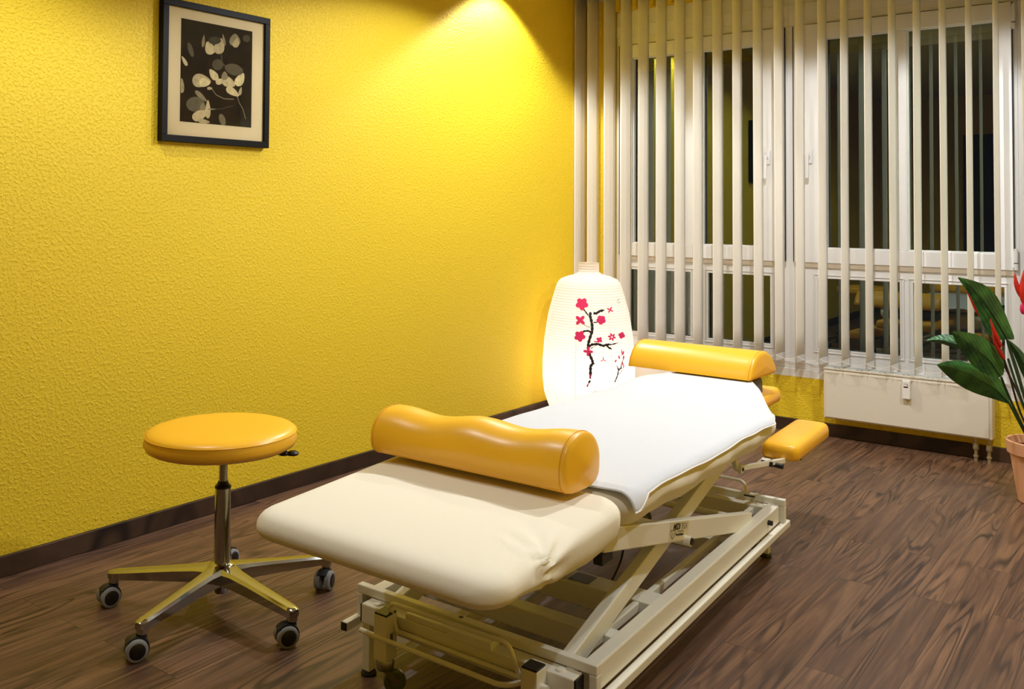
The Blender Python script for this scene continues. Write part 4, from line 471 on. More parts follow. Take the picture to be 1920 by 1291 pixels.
PETALS=[([(2.2543, 1.7907), (2.2585, 1.7852), (2.2606, 1.7794), (2.2602, 1.7733), (2.2572, 1.7675), (2.252, 1.7624), (2.2451, 1.7584), (2.2375, 1.7561), (2.23, 1.7556), (2.2235, 1.7572), (2.2185, 1.7608), (2.2152, 1.7661), (2.2135, 1.7725), (2.2132, 1.7797), (2.214, 1.7867), (2.2154, 1.7931), (2.2173, 1.7984), (2.2197, 1.8023), (2.2226, 1.8046), (2.2263, 1.8053), (2.2309, 1.8046), (2.2364, 1.8026), (2.2425, 1.7995), (2.2487, 1.7955)], 0.6), ([(2.3033, 1.7947), (2.3029, 1.7864), (2.3004, 1.7787), (2.2959, 1.7723), (2.2894, 1.7674), (2.2815, 1.7644), (2.2731, 1.7636), (2.2652, 1.765), (2.2588, 1.7683), (2.2546, 1.7735), (2.253, 1.7801), (2.254, 1.7877), (2.2572, 1.7958), (2.262, 1.8039), (2.2675, 1.8114), (2.2732, 1.8179), (2.2785, 1.8229), (2.2832, 1.826), (2.2872, 1.827), (2.2908, 1.8258), (2.294, 1.8226), (2.2971, 1.8174), (2.2999, 1.8107), (2.3021, 1.803)], 0.5), ([(2.2856, 1.8177), (2.2847, 1.8136), (2.2818, 1.8095), (2.2772, 1.8056), (2.2712, 1.8023), (2.2642, 1.7998), (2.2567, 1.7982), (2.2492, 1.7976), (2.2422, 1.7982), (2.2362, 1.7997), (2.2316, 1.8022), (2.2286, 1.8055), (2.2276, 1.8093), (2.2285, 1.8133), (2.2313, 1.8174), (2.2358, 1.8213), (2.2418, 1.8246), (2.2487, 1.8271), (2.2562, 1.8288), (2.2637, 1.8294), (2.2708, 1.8289), (2.2769, 1.8273), (2.2816, 1.8248), (2.2846, 1.8216)], 0.06), ([(2.2116, 1.804), (2.2114, 1.7978), (2.2106, 1.792), (2.2092, 1.787), (2.2072, 1.7831), (2.2049, 1.7806), (2.2024, 1.7797), (2.2001, 1.7803), (2.1982, 1.7826), (2.197, 1.7863), (2.1966, 1.7912), (2.197, 1.797), (2.1981, 1.8032), (2.1996, 1.8094), (2.2013, 1.8152), (2.203, 1.8203), (2.2047, 1.8242), (2.2061, 1.8266), (2.2073, 1.8275), (2.2083, 1.8268), (2.2092, 1.8245), (2.2101, 1.8207), (2.2108, 1.8159), (2.2114, 1.8101)], 0.3), ([(2.3056, 1.8239), (2.3075, 1.8181), (2.3089, 1.8125), (2.3095, 1.8076), (2.3093, 1.8036), (2.3083, 1.8008), (2.3066, 1.7995), (2.3046, 1.7997), (2.3023, 1.8015), (2.3001, 1.8047), (2.2981, 1.8092), (2.2965, 1.8147), (2.2951, 1.8207), (2.2942, 1.8268), (2.2936, 1.8325), (2.2932, 1.8375), (2.2932, 1.8415), (2.2934, 1.844), (2.2941, 1.8451), (2.2951, 1.8446), (2.2967, 1.8426), (2.2986, 1.8392), (2.3009, 1.8348), (2.3033, 1.8296)], 0.3), ([(2.3786, 1.8337), (2.3802, 1.8276), (2.3795, 1.8216), (2.3762, 1.816), (2.3703, 1.8112), (2.3624, 1.8077), (2.3534, 1.8056), (2.3444, 1.8051), (2.3365, 1.8065), (2.3306, 1.8095), (2.3272, 1.814), (2.3263, 1.8198), (2.3277, 1.8263), (2.3309, 1.8331), (2.335, 1.8395), (2.3396, 1.8453), (2.3441, 1.8498), (2.3485, 1.8529), (2.3526, 1.8544), (2.3568, 1.8542), (2.3612, 1.8524), (2.3659, 1.8492), (2.3707, 1.8449), (2.3751, 1.8396)], 0.3), ([(2.3735, 1.8178), (2.3729, 1.8128), (2.3712, 1.8083), (2.3682, 1.8045), (2.364, 1.8018), (2.359, 1.8002), (2.3539, 1.7999), (2.3491, 1.8008), (2.3452, 1.803), (2.3428, 1.8062), (2.342, 1.8102), (2.3429, 1.8147), (2.3451, 1.8195), (2.3484, 1.8243), (2.352, 1.8287), (2.3558, 1.8324), (2.3592, 1.8352), (2.3622, 1.837), (2.3647, 1.8375), (2.3668, 1.8367), (2.3687, 1.8347), (2.3704, 1.8315), (2.3719, 1.8275), (2.373, 1.8228)], 0.5), ([(2.2416, 1.6526), (2.2397, 1.6485), (2.2349, 1.6441), (2.2277, 1.6394), (2.2184, 1.6346), (2.2077, 1.6302), (2.1964, 1.6268), (2.1854, 1.625), (2.1753, 1.6255), (2.167, 1.6286), (2.161, 1.6342), (2.1576, 1.6417), (2.1571, 1.6503), (2.1594, 1.659), (2.1643, 1.6667), (2.1715, 1.6727), (2.1805, 1.6762), (2.1907, 1.6773), (2.2014, 1.6762), (2.2121, 1.6733), (2.2219, 1.6695), (2.2303, 1.6652), (2.2367, 1.6608), (2.2405, 1.6567)], 0.5), ([(2.2389, 1.6466), (2.2377, 1.6439), (2.2348, 1.6409), (2.2304, 1.6378), (2.2248, 1.6346), (2.2183, 1.6316), (2.2115, 1.6293), (2.2048, 1.6281), (2.1988, 1.6285), (2.1937, 1.6306), (2.1901, 1.6343), (2.1881, 1.6394), (2.1879, 1.6453), (2.1893, 1.6512), (2.1924, 1.6564), (2.1968, 1.6604), (2.2022, 1.6628), (2.2084, 1.6635), (2.2149, 1.6626), (2.2213, 1.6607), (2.2272, 1.658), (2.2322, 1.6551), (2.236, 1.6522), (2.2383, 1.6494)], 0.7), ([(2.299, 1.7254), (2.2982, 1.7197), (2.2956, 1.7141), (2.2915, 1.7091), (2.2861, 1.705), (2.2797, 1.7021), (2.2729, 1.7005), (2.2661, 1.7004), (2.2598, 1.7018), (2.2543, 1.7046), (2.2501, 1.7085), (2.2474, 1.7134), (2.2464, 1.7188), (2.2472, 1.7245), (2.2497, 1.73), (2.2538, 1.735), (2.2591, 1.7391), (2.2654, 1.742), (2.2722, 1.7437), (2.279, 1.7438), (2.2854, 1.7425), (2.291, 1.7397), (2.2953, 1.7358), (2.298, 1.7309)], 0.1), ([(2.2661, 1.6905), (2.2715, 1.6863), (2.2753, 1.6815), (2.2771, 1.6764), (2.2768, 1.6714), (2.2744, 1.6667), (2.2703, 1.6628), (2.265, 1.6602), (2.2591, 1.6593), (2.2532, 1.6601), (2.2479, 1.6628), (2.2433, 1.667), (2.2396, 1.6723), (2.2369, 1.6782), (2.235, 1.6842), (2.2338, 1.6897), (2.2335, 1.6943), (2.234, 1.6977), (2.2356, 1.6998), (2.2383, 1.7007), (2.2423, 1.7004), (2.2475, 1.6991), (2.2535, 1.697), (2.2599, 1.6941)], 0.65), ([(2.3073, 1.6648), (2.307, 1.6628), (2.3053, 1.6603), (2.3024, 1.6573), (2.2984, 1.654), (2.2936, 1.6507), (2.2884, 1.6477), (2.2829, 1.6455), (2.2776, 1.6444), (2.2727, 1.6446), (2.2685, 1.6462), (2.2654, 1.649), (2.2637, 1.6527), (2.2634, 1.6568), (2.2646, 1.6608), (2.2673, 1.6643), (2.2714, 1.667), (2.2766, 1.6688), (2.2824, 1.6697), (2.2884, 1.6698), (2.2942, 1.6695), (2.2993, 1.6687), (2.3033, 1.6677), (2.306, 1.6664)], 0.6), ([(2.3561, 1.6488), (2.3534, 1.6463), (2.3486, 1.6443), (2.342, 1.6427), (2.334, 1.6415), (2.3252, 1.6409), (2.3163, 1.6412), (2.3082, 1.6426), (2.3016, 1.6455), (2.297, 1.6497), (2.2949, 1.6553), (2.2953, 1.6616), (2.298, 1.668), (2.3027, 1.6738), (2.3089, 1.6782), (2.3159, 1.6808), (2.3233, 1.6811), (2.3307, 1.6794), (2.3375, 1.6759), (2.3437, 1.6711), (2.349, 1.6659), (2.3531, 1.6607), (2.3558, 1.656), (2.3569, 1.652)], 0.6), ([(2.3996, 1.6708), (2.3964, 1.6634), (2.3918, 1.6571), (2.3859, 1.6524), (2.379, 1.6495), (2.3716, 1.6487), (2.3646, 1.6499), (2.3587, 1.653), (2.3547, 1.6575), (2.3531, 1.6631), (2.354, 1.6694), (2.3574, 1.6761), (2.3628, 1.6826), (2.3694, 1.6888), (2.3765, 1.6943), (2.3834, 1.6988), (2.3893, 1.702), (2.3942, 1.7037), (2.3978, 1.7037), (2.4002, 1.7018), (2.4018, 1.6981), (2.4025, 1.6927), (2.4024, 1.686), (2.4015, 1.6785)], 0.7), ([(2.3939, 1.7067), (2.3904, 1.7011), (2.3841, 1.6964), (2.3755, 1.6927), (2.3652, 1.6904), (2.3539, 1.6896), (2.3424, 1.6904), (2.3315, 1.6926), (2.3219, 1.6962), (2.3142, 1.7008), (2.309, 1.7062), (2.3065, 1.712), (2.307, 1.7178), (2.3105, 1.7232), (2.3165, 1.7279), (2.3249, 1.7316), (2.3351, 1.734), (2.3463, 1.7349), (2.3578, 1.7342), (2.3688, 1.7321), (2.3786, 1.7286), (2.3865, 1.7239), (2.3919, 1.7185), (2.3945, 1.7126)], 0.12), ([(2.3205, 1.6844), (2.3215, 1.6802), (2.3211, 1.676), (2.3192, 1.6723), (2.3157, 1.6692), (2.3112, 1.667), (2.3059, 1.6658), (2.3007, 1.6658), (2.2961, 1.667), (2.2926, 1.6693), (2.2906, 1.6725), (2.2901, 1.6765), (2.2909, 1.681), (2.2927, 1.6856), (2.2951, 1.6899), (2.2978, 1.6937), (2.3004, 1.6967), (2.3029, 1.6987), (2.3054, 1.6996), (2.3078, 1.6993), (2.3104, 1.6979), (2.3131, 1.6956), (2.3159, 1.6924), (2.3185, 1.6886)], 0.3), ([(2.3758, 1.6105), (2.3732, 1.6089), (2.3685, 1.6082), (2.362, 1.6081), (2.354, 1.6087), (2.3452, 1.6099), (2.3362, 1.6118), (2.3279, 1.6145), (2.321, 1.6181), (2.316, 1.6225), (2.3135, 1.6275), (2.3134, 1.6326), (2.3156, 1.6373), (2.3199, 1.6412), (2.3257, 1.6436), (2.3326, 1.6444), (2.3401, 1.6433), (2.3476, 1.6404), (2.3549, 1.6362), (2.3615, 1.6312), (2.3672, 1.6258), (2.3718, 1.6208), (2.3749, 1.6164), (2.3763, 1.6129)], 0.65), ([(2.3903, 1.6298), (2.3898, 1.6255), (2.3886, 1.6214), (2.3868, 1.618), (2.3846, 1.6155), (2.3819, 1.6139), (2.3792, 1.6135), (2.3768, 1.6143), (2.375, 1.6161), (2.3739, 1.6188), (2.3738, 1.6224), (2.3745, 1.6264), (2.3759, 1.6307), (2.3778, 1.635), (2.38, 1.639), (2.3821, 1.6423), (2.384, 1.6449), (2.3857, 1.6465), (2.387, 1.6471), (2.388, 1.6464), (2.3889, 1.6447), (2.3896, 1.6419), (2.3901, 1.6384), (2.3904, 1.6342)], 0.5), ([(2.2146, 1.5633), (2.2133, 1.5558), (2.2092, 1.5486), (2.2025, 1.5421), (2.1938, 1.5369), (2.1837, 1.5332), (2.1729, 1.5313), (2.162, 1.5313), (2.152, 1.5333), (2.1433, 1.537), (2.1366, 1.5421), (2.1324, 1.5485), (2.1309, 1.5556), (2.1322, 1.5629), (2.1362, 1.57), (2.1426, 1.5764), (2.1511, 1.5817), (2.1611, 1.5854), (2.1719, 1.5875), (2.1828, 1.5876), (2.193, 1.5857), (2.2018, 1.5821), (2.2087, 1.5769), (2.213, 1.5705)], 0.16), ([(2.2311, 1.5408), (2.2316, 1.5377), (2.2299, 1.5332), (2.2261, 1.5274), (2.2207, 1.5207), (2.2139, 1.5135), (2.2061, 1.5066), (2.1975, 1.5008), (2.1887, 1.4966), (2.18, 1.4947), (2.172, 1.4952), (2.1653, 1.4979), (2.1604, 1.5024), (2.1579, 1.5083), (2.1582, 1.5148), (2.1613, 1.5212), (2.1671, 1.5271), (2.1753, 1.5322), (2.185, 1.5363), (2.1955, 1.5394), (2.2058, 1.5415), (2.2151, 1.5428), (2.2227, 1.5432), (2.2281, 1.5426)], 0.6), ([(2.2407, 1.5466), (2.2415, 1.5375), (2.2413, 1.5288), (2.2399, 1.5213), (2.2374, 1.5155), (2.2338, 1.5116), (2.2298, 1.5101), (2.2257, 1.511), (2.2221, 1.5142), (2.2194, 1.5197), (2.2177, 1.5269), (2.2173, 1.5354), (2.2178, 1.5446), (2.2191, 1.5539), (2.2209, 1.5627), (2.2229, 1.5702), (2.2249, 1.576), (2.2268, 1.5798), (2.2286, 1.5812), (2.2305, 1.5801), (2.2325, 1.5768), (2.2347, 1.5713), (2.237, 1.5641), (2.239, 1.5557)], 0.6), ([(2.2245, 1.574), (2.2224, 1.5735), (2.2185, 1.5741), (2.2129, 1.5758), (2.2059, 1.5783), (2.1982, 1.5816), (2.1903, 1.5854), (2.1829, 1.5897), (2.1766, 1.5943), (2.1719, 1.599), (2.1692, 1.6034), (2.1686, 1.6073), (2.1701, 1.6104), (2.1734, 1.6122), (2.1782, 1.6125), (2.184, 1.6113), (2.1905, 1.6085), (2.1973, 1.6043), (2.2039, 1.5992), (2.2101, 1.5936), (2.2156, 1.588), (2.22, 1.5829), (2.2231, 1.5788), (2.2247, 1.5757)], 0.3), ([(2.2188, 1.5542), (2.2196, 1.5506), (2.2193, 1.5471), (2.2177, 1.544), (2.2148, 1.5415), (2.2109, 1.5398), (2.2065, 1.5389), (2.2021, 1.539), (2.1982, 1.5401), (2.1953, 1.5421), (2.1936, 1.5448), (2.1931, 1.5482), (2.1938, 1.5519), (2.1954, 1.5557), (2.1974, 1.5593), (2.1997, 1.5625), (2.2019, 1.5649), (2.204, 1.5665), (2.206, 1.5672), (2.2081, 1.5669), (2.2102, 1.5657), (2.2126, 1.5636), (2.2149, 1.5609), (2.2171, 1.5577)], 0.3), ([(2.2385, 1.4968), (2.2375, 1.4954), (2.2348, 1.4939), (2.2305, 1.4924), (2.2251, 1.4909), (2.2187, 1.4895), (2.212, 1.4884), (2.2054, 1.4879), (2.1993, 1.4882), (2.1942, 1.4894), (2.1904, 1.4914), (2.1881, 1.4941), (2.1876, 1.4971), (2.1887, 1.5001), (2.1915, 1.5027), (2.1958, 1.5047), (2.2011, 1.5058), (2.2073, 1.506), (2.2138, 1.5055), (2.2203, 1.5043), (2.2263, 1.5029), (2.2314, 1.5013), (2.2354, 1.4997), (2.2378, 1.4982)], 0.5), ([(2.1265, 1.7209), (2.1301, 1.7168), (2.1328, 1.7126), (2.1344, 1.7086), (2.1348, 1.705), (2.1339, 1.702), (2.132, 1.7001), (2.1292, 1.6992), (2.1259, 1.6997), (2.1224, 1.7014), (2.119, 1.7044), (2.1159, 1.7083), (2.1132, 1.7129), (2.1109, 1.7178), (2.1092, 1.7225), (2.1079, 1.7267), (2.1072, 1.7301), (2.1071, 1.7324), (2.1078, 1.7336), (2.1093, 1.7337), (2.1116, 1.7327), (2.1147, 1.7308), (2.1185, 1.7281), (2.1225, 1.7247)], 0.6), ([(2.1204, 1.6241), (2.1212, 1.617), (2.121, 1.6103), (2.1196, 1.6044), (2.1171, 1.5997), (2.1138, 1.5966), (2.11, 1.5953), (2.1061, 1.5958), (2.1027, 1.5982), (2.1001, 1.6024), (2.0986, 1.6079), (2.0981, 1.6146), (2.0987, 1.6218), (2.0999, 1.6291), (2.1016, 1.636), (2.1035, 1.6419), (2.1054, 1.6465), (2.1072, 1.6495), (2.109, 1.6507), (2.1108, 1.6499), (2.1127, 1.6474), (2.1148, 1.6432), (2.1169, 1.6377), (2.1188, 1.6312)], 0.4), ([(2.1571, 1.7666), (2.1594, 1.7599), (2.1609, 1.7533), (2.1613, 1.7474), (2.1608, 1.7425), (2.1593, 1.7389), (2.1569, 1.737), (2.1538, 1.7367), (2.1502, 1.7383), (2.1464, 1.7415), (2.1426, 1.7461), (2.1391, 1.7518), (2.1361, 1.7582), (2.1338, 1.7649), (2.1324, 1.7714), (2.1319, 1.7773), (2.1325, 1.7822), (2.134, 1.7858), (2.1363, 1.7877), (2.1394, 1.788), (2.143, 1.7865), (2.1468, 1.7833), (2.1506, 1.7787), (2.1541, 1.773)], 0.12), ([(2.3107, 1.5153), (2.3126, 1.5094), (2.3134, 1.5035), (2.3131, 1.4981), (2.3116, 1.4936), (2.3091, 1.4903), (2.3058, 1.4883), (2.3018, 1.4879), (2.2975, 1.489), (2.2932, 1.4916), (2.2891, 1.4955), (2.2855, 1.5004), (2.2827, 1.506), (2.2808, 1.5119), (2.2801, 1.5177), (2.2804, 1.523), (2.2818, 1.5275), (2.2843, 1.5309), (2.2876, 1.5329), (2.2915, 1.5333), (2.2958, 1.5322), (2.3002, 1.5297), (2.3043, 1.5258), (2.3079, 1.5209)], 0.2), ([(2.2667, 1.5489), (2.266, 1.5484), (2.264, 1.5477), (2.2608, 1.5469), (2.2566, 1.546), (2.2517, 1.5451), (2.2465, 1.5443), (2.2413, 1.5436), (2.2364, 1.5433), (2.2323, 1.5433), (2.2291, 1.5437), (2.227, 1.5444), (2.2264, 1.5454), (2.227, 1.5464), (2.229, 1.5475), (2.2322, 1.5484), (2.2363, 1.5492), (2.2412, 1.5497), (2.2464, 1.55), (2.2516, 1.5501), (2.2565, 1.55), (2.2607, 1.5499), (2.264, 1.5496), (2.266, 1.5493)], 0.3), ([(2.2491, 1.6275), (2.2487, 1.6265), (2.2475, 1.6254), (2.2455, 1.6241), (2.2429, 1.6228), (2.2398, 1.6215), (2.2366, 1.6204), (2.2333, 1.6198), (2.2302, 1.6196), (2.2276, 1.6201), (2.2256, 1.6212), (2.2243, 1.6228), (2.2239, 1.6248), (2.2242, 1.6269), (2.2255, 1.6288), (2.2275, 1.6303), (2.23, 1.6313), (2.2331, 1.6318), (2.2364, 1.6318), (2.2396, 1.6315), (2.2427, 1.6308), (2.2454, 1.63), (2.2474, 1.6292), (2.2487, 1.6284)], 0.5), ([(2.4279, 1.8459), (2.4274, 1.842), (2.4255, 1.8381), (2.4226, 1.8346), (2.4188, 1.8317), (2.4143, 1.8295), (2.4095, 1.8283), (2.4047, 1.8281), (2.4002, 1.829), (2.3963, 1.8308), (2.3933, 1.8334), (2.3914, 1.8367), (2.3907, 1.8404), (2.3913, 1.8444), (2.3931, 1.8482), (2.396, 1.8517), (2.3998, 1.8546), (2.4042, 1.8568), (2.409, 1.858), (2.4139, 1.8582), (2.4184, 1.8574), (2.4223, 1.8556), (2.4253, 1.853), (2.4272, 1.8497)], 0.08)]
PETAL_STEMS=[([(2.248, 1.6235), (2.2687, 1.6041), (2.3042, 1.5932), (2.352, 1.5954)], 0.004, 0.25), ([(2.3688, 1.6092), (2.3796, 1.5833), (2.3984, 1.5605), (2.4114, 1.5221)], 0.004, 0.25), ([(2.2895, 1.7628), (2.2929, 1.7343), (2.3201, 1.7086)], 0.005, 0.1), ([(2.2464, 1.5471), (2.293, 1.5522), (2.3524, 1.571)], 0.002, 0.12)]

# ------------------------------------------------------------------ framed photograph on the left wall
pic = thing('framed_photograph', (.0, 2.27, 1.68), 'black framed photograph of pale flowers hanging on the yellow wall', 'picture')
PY0, PY1, PZ0, PZ1 = 2.018, 2.522, 1.412, 1.940
b = MB(); fw = .025
for y0, y1, z0, z1 in ((PY0, PY1, PZ0, PZ0+fw), (PY0, PY1, PZ1-fw, PZ1), (PY0, PY0+fw, PZ0+fw, PZ1-fw), (PY1-fw, PY1, PZ0+fw, PZ1-fw)): b.box(.004, .032, y0, y1, z0, z1)
build(b, 'frame', 'blackframe', pic, bevel=.0015)
build(MB().box(.004, .020, PY0+.01, PY1-.01, PZ0+.01, PZ1-.01), 'mount', 'mount', pic, label='cream mount board')
QY0, QY1, QZ0, QZ1 = 2.103, 2.438, 1.490, 1.876
build(MB().box(.020, .0208, QY0, QY1, QZ0, QZ1), 'photo_print', 'print', pic, label='dark monochrome print of blossoms')
gcache = {}
def grey(g):
    g = round(g, 2)
    if g not in gcache:
        k = 'petal_%d' % int(g*100); MAT[k] = mat('print_grey_%d' % int(g*100), tuple(int(255*min(1, (g*1.0))**(1/2.2)*c) for c in (1, .9, .68)), .7, spec=.1, var=(45, .45)); gcache[g] = k
    return gcache[g]
mats = []; b = MB(); PS = .976
def pmap(p):  # the traced points lie on the front of the frame; move them back to the print
    return (p[0]-.012*.25+.001, p[1])
for i, (P, g) in enumerate(PETALS):
    k = grey(g)
    if k not in mats: mats.append(k)
    P = [pmap(p) for p in P]
    P = [(min(max(y, QY0), QY1), min(max(z, QZ0), QZ1)) for y, z in P]
    b.add([(.0209+.00005*i, y, z) for y, z in P], [tuple(range(len(P)))], mats.index(k))
for j, (P, w_, g) in enumerate(PETAL_STEMS):
    k = grey(g)
    if k not in mats: mats.append(k)
    P = [pmap(p) for p in P]; L = []
    for i, (y, z) in enumerate(P):
        q = P[min(i+1, len(P)-1)]; r = P[max(i-1, 0)]; d = Vector((q[0]-r[0], q[1]-r[1])).normalized()*w_/2
        L.append([(.02088, y-d.y, z+d.x), (.02088, y+d.y, z-d.x)])
    b.grid(L, mats.index(k))
build(b, 'flowers_image', mats, pic)
build(MB().add([(.026, PY0+fw, PZ0+fw), (.026, PY1-fw, PZ0+fw), (.026, PY1-fw, PZ1-fw), (.026, PY0+fw, PZ1-fw)], [(0, 1, 2, 3)]), 'glass', 'pglass', pic)

# ------------------------------------------------------------------ paper floor lamp
LX, LY = .297, 4.62
lamp = thing('floor_lamp', (LX, LY, 0), 'glowing white paper floor lamp painted with pink cherry blossoms', 'lamp')
pz = [p[0] for p in LAMP_PROFILE]; pr = [p[1] for p in LAMP_PROFILE]
def lr(z):
    for i in range(len(pz)-1):
        if pz[i] <= z <= pz[i+1]: t = (z-pz[i])/(pz[i+1]-pz[i]); return pr[i]+(pr[i+1]-pr[i])*t
    return pr[-1]
prof = []
for i in range(len(pz)-1):
    n = max(1, int((pz[i+1]-pz[i])/.012))
    for k in range(n): prof.append((pz[i]+(pz[i+1]-pz[i])*k/n, 0))
prof.append((pz[-1], 0))
sm = [(z, (lr(max(0, z-.012))+2*lr(z)+lr(min(.875, z+.012)))/4 if .03 < z < .86 else lr(z)) for z, _ in prof]
build(MB().lathe([(max(z, .004), r) for z, r in sm], (LX, LY, 0), 64, cap=False), 'lamp_shade', 'paper', lamp, smooth=True, angle=80)
t = MB()
for k in range(8):
    a = 2*math.pi*k/8+.25
    t.tube([(LX+math.cos(a)*(r-.0025), LY+math.sin(a)*(r-.0025), z) for z, r in sm[::2]], .0012, 4)
build(t, 'wire_ribs', 'cord', lamp)
b = MB()
for pl, w_ in BRANCHES:
    path = []
    for i in range(len(pl)-1):
        n = 4
        for k in range(n): path.append((pl[i][0]+(pl[i+1][0]-pl[i][0])*k/n, pl[i][1]+(pl[i+1][1]-pl[i][1])*k/n))
    path.append(pl[-1]); L = []
    for i, (th, z) in enumerate(path):
        q = path[min(i+1, len(path)-1)]; r0 = path[max(i-1, 0)]; R0 = lr(z)+.0022
        d = Vector(((q[0]-r0[0])*R0, q[1]-r0[1])); d = d.normalized() if d.length > 0 else Vector((0, 1))
        ww = w_*.66*(.75+.5*math.sin(i*2.1+w_*900)**2)*(1 if i < len(path)-2 else .6)
        o_ = (-d.y*ww/R0, d.x*ww)
        L.append([((LX+R0*math.cos(th+s*o_[0])), LY+R0*math.sin(th+s*o_[0]), z+s*o_[1]) for s in (-1, 0, 1)])
    b.grid(L, 0)
for P in BLOSSOMS:
    b.add([(LX+(lr(z)+.0030)*math.cos(th), LY+(lr(z)+.0030)*math.sin(th), z) for th, z in P], [tuple(range(len(P)))], 1)
build(b, 'blossom_painting', ['ink', 'blossom'], lamp, label='painted cherry branches with pink blossoms')
build(MB().lathe([(.0, .15), (.006, .15), (.008, .03), (.10, .02), (.16, .02)], (LX, LY, 0), 24), 'lamp_base', 'upvc', lamp, smooth=True)
for z, e in ((.27, LAMP_W1), (.60, LAMP_W2)):
    d = bpy.data.lights.new('lamp_bulb', 'POINT'); d.energy = e; d.color = (1, .90, .80); d.shadow_soft_size = .045
    o = bpy.data.objects.new('lamp_bulb', d); COL.objects.link(o); o.location = (LX, LY, z)

# ------------------------------------------------------------------ stool
SX, SY = .737, 1.763
stool = thing('swivel_stool', (SX, SY, 0), 'round yellow leatherette swivel stool on a five star chrome base with casters', 'stool')
SR = .2175; cxs, cys = .722, 1.767
prof = [(.462, .05), (.462, .17), (.466, .200), (.474, .214), (.488, .2205), (.500, SR), (.5105, SR), (.5125, SR-.0005), (.5140, SR-.001), (.5200, SR-.008), (.5255, SR-.024), (.5285, SR-.05), (.530, .12), (.531, .02)]
seat = build(MB().lathe(prof, (cxs, cys, 0), 72), 'seat', 'vinyl', stool, smooth=True, angle=80)
t = MB().tube([(cxs+(SR-.0002)*math.cos(a*math.pi/36), cys+(SR-.0002)*math.sin(a*math.pi/36), .512) for a in range(73)], .0016, 6, cap=False)
build(t, 'seat_piping', 'vinyl', seat, smooth=True)
build(MB().lathe([(.445, .075), (.462, .085)], (SX, SY, 0), 30), 'seat_plate', 'dark', stool)
b = MB().tube([(SX+.03, SY+.03, .452), (SX+.15, SY+.125, .450)], .005, 8)
b.lathe([(.444, .005), (.446, .016), (.452, .018), (.457, .012)], (SX+.155, SY+.13, 0), 20).lathe([(.444, .005), (.446, .014), (.452, .015), (.457, .01)], (SX+.135, SY+.113, 0), 20)
build(b, 'height_lever', 'dark', stool, smooth=True)
build(MB().lathe([(.36, .0125), (.452, .0125)], (SX, SY, 0), 28), 'gas_piston', 'chrome', stool, smooth=True)
build(MB().lathe([(.352, .019), (.352, .0235), (.358, .0235), (.362, .018), (.372, .014)], (SX, SY, 0), 28), 'collar', 'dark', stool, smooth=True)
build(MB().lathe([(.115, .0235), (.352, .0225), (.354, .021)], (SX, SY, 0), 40), 'column', 'chrome', stool, smooth=True)
b = MB().lathe([(.050, .018), (.052, .020), (.085, .024), (.09, .046), (.118, .050), (.130, .040), (.138, .0245)], (SX, SY, 0), 40)
build(b, 'base_hub', 'chrome', stool, smooth=True, angle=50)
for k in range(5):
    a = math.radians(-147.6+72*k); d = Vector((math.cos(a), math.sin(a), 0)); s = Vector((-d.y, d.x, 0)); c = Vector((SX, SY, 0))
    rings = []
    for r, hw, zt, zb in ((.0, .040, .132, .092), (.045, .034, .130, .086), (.075, .027, .126, .083), (.15, .0225, .118, .080), (.25, .020, .108, .077), (.322, .0185, .101, .074), (.336, .0160, .099, .0745), (.344, .009, .096, .077)):
        ch = .35*hw
        rings.append([c+d*r+s*x+Vector((0, 0, z)) for x, z in ((-hw, zb+.002), (-hw, zt-ch), (-hw+ch, zt-.15*ch), (-hw*.3, zt), (hw*.3, zt), (hw-ch, zt-.15*ch), (hw, zt-ch), (hw, zb+.002), (hw*.5, zb), (-hw*.5, zb))])
    build(MB().loft(rings), 'leg', 'chrome', stool, smooth=True, angle=30)
    # caster
    e = c+d*.327; ax = [Vector((math.cos(math.radians(t_)), math.sin(math.radians(t_)), 0)) for t_ in (-12, -22, -25, 25, 10)][k]
    tr = Vector((-ax.y, ax.x, 0)); tr = -tr if k in (0, 1, 2) else tr
    tr = [Vector((-.35, -.9, 0)), Vector((-.5, -.8, 0)), Vector((-.45, -.85, 0)), Vector((.2, -.9, 0)), Vector((.1, .9, 0))][k]
    tr = (tr - ax*tr.dot(ax)).normalized()
    h = e + tr*.016; wr = .0285
    m = MB().tube([e+Vector((0, 0, .050)), e+Vector((0, 0, .066))], .0125, 14)
    build(MB().tube([e+Vector((0, 0, .063)), e+Vector((0, 0, .086))], .0155, 20), 'caster_socket', 'chrome', stool, smooth=True, bevel=.002)
    # hood: arc shell around the wheels
    rows = []
    for i in range(13):
        t_ = math.radians(-35+i*14.5); u = -tr*math.cos(t_)+Vector((0, 0, 1))*math.sin(t_)
        rows.append([h+Vector((0, 0, wr))+u*rr+ax*x for x, rr in ((-.012, .012), (-.0150, wr+.0045), (0, wr+.0065), (.0150, wr+.0045), (.012, .012))])
    m.grid(rows)
    co = build(m, 'caster', 'rubber', stool, smooth=True, angle=50)
    for sg in (-1, 1):
        wc = h+Vector((0, 0, wr))+ax*(.0165*sg)
        wl = MB().lathe([(-.0085, wr*.72), (-.0085, wr-.002), (-.006, wr), (.006, wr), (.0085, wr-.0025), (.0095, wr*.74)], wc, 32, axis=ax*sg)
        wo = build(wl, 'wheel', 'tyre', co, smooth=True)
        build(MB().lathe([(.0, wr*.73), (.0098, wr*.73), (.0115, wr*.62), (.0120, .004)], wc, 28, axis=ax*sg), 'hub_cap', 'hub', wo, smooth=True)

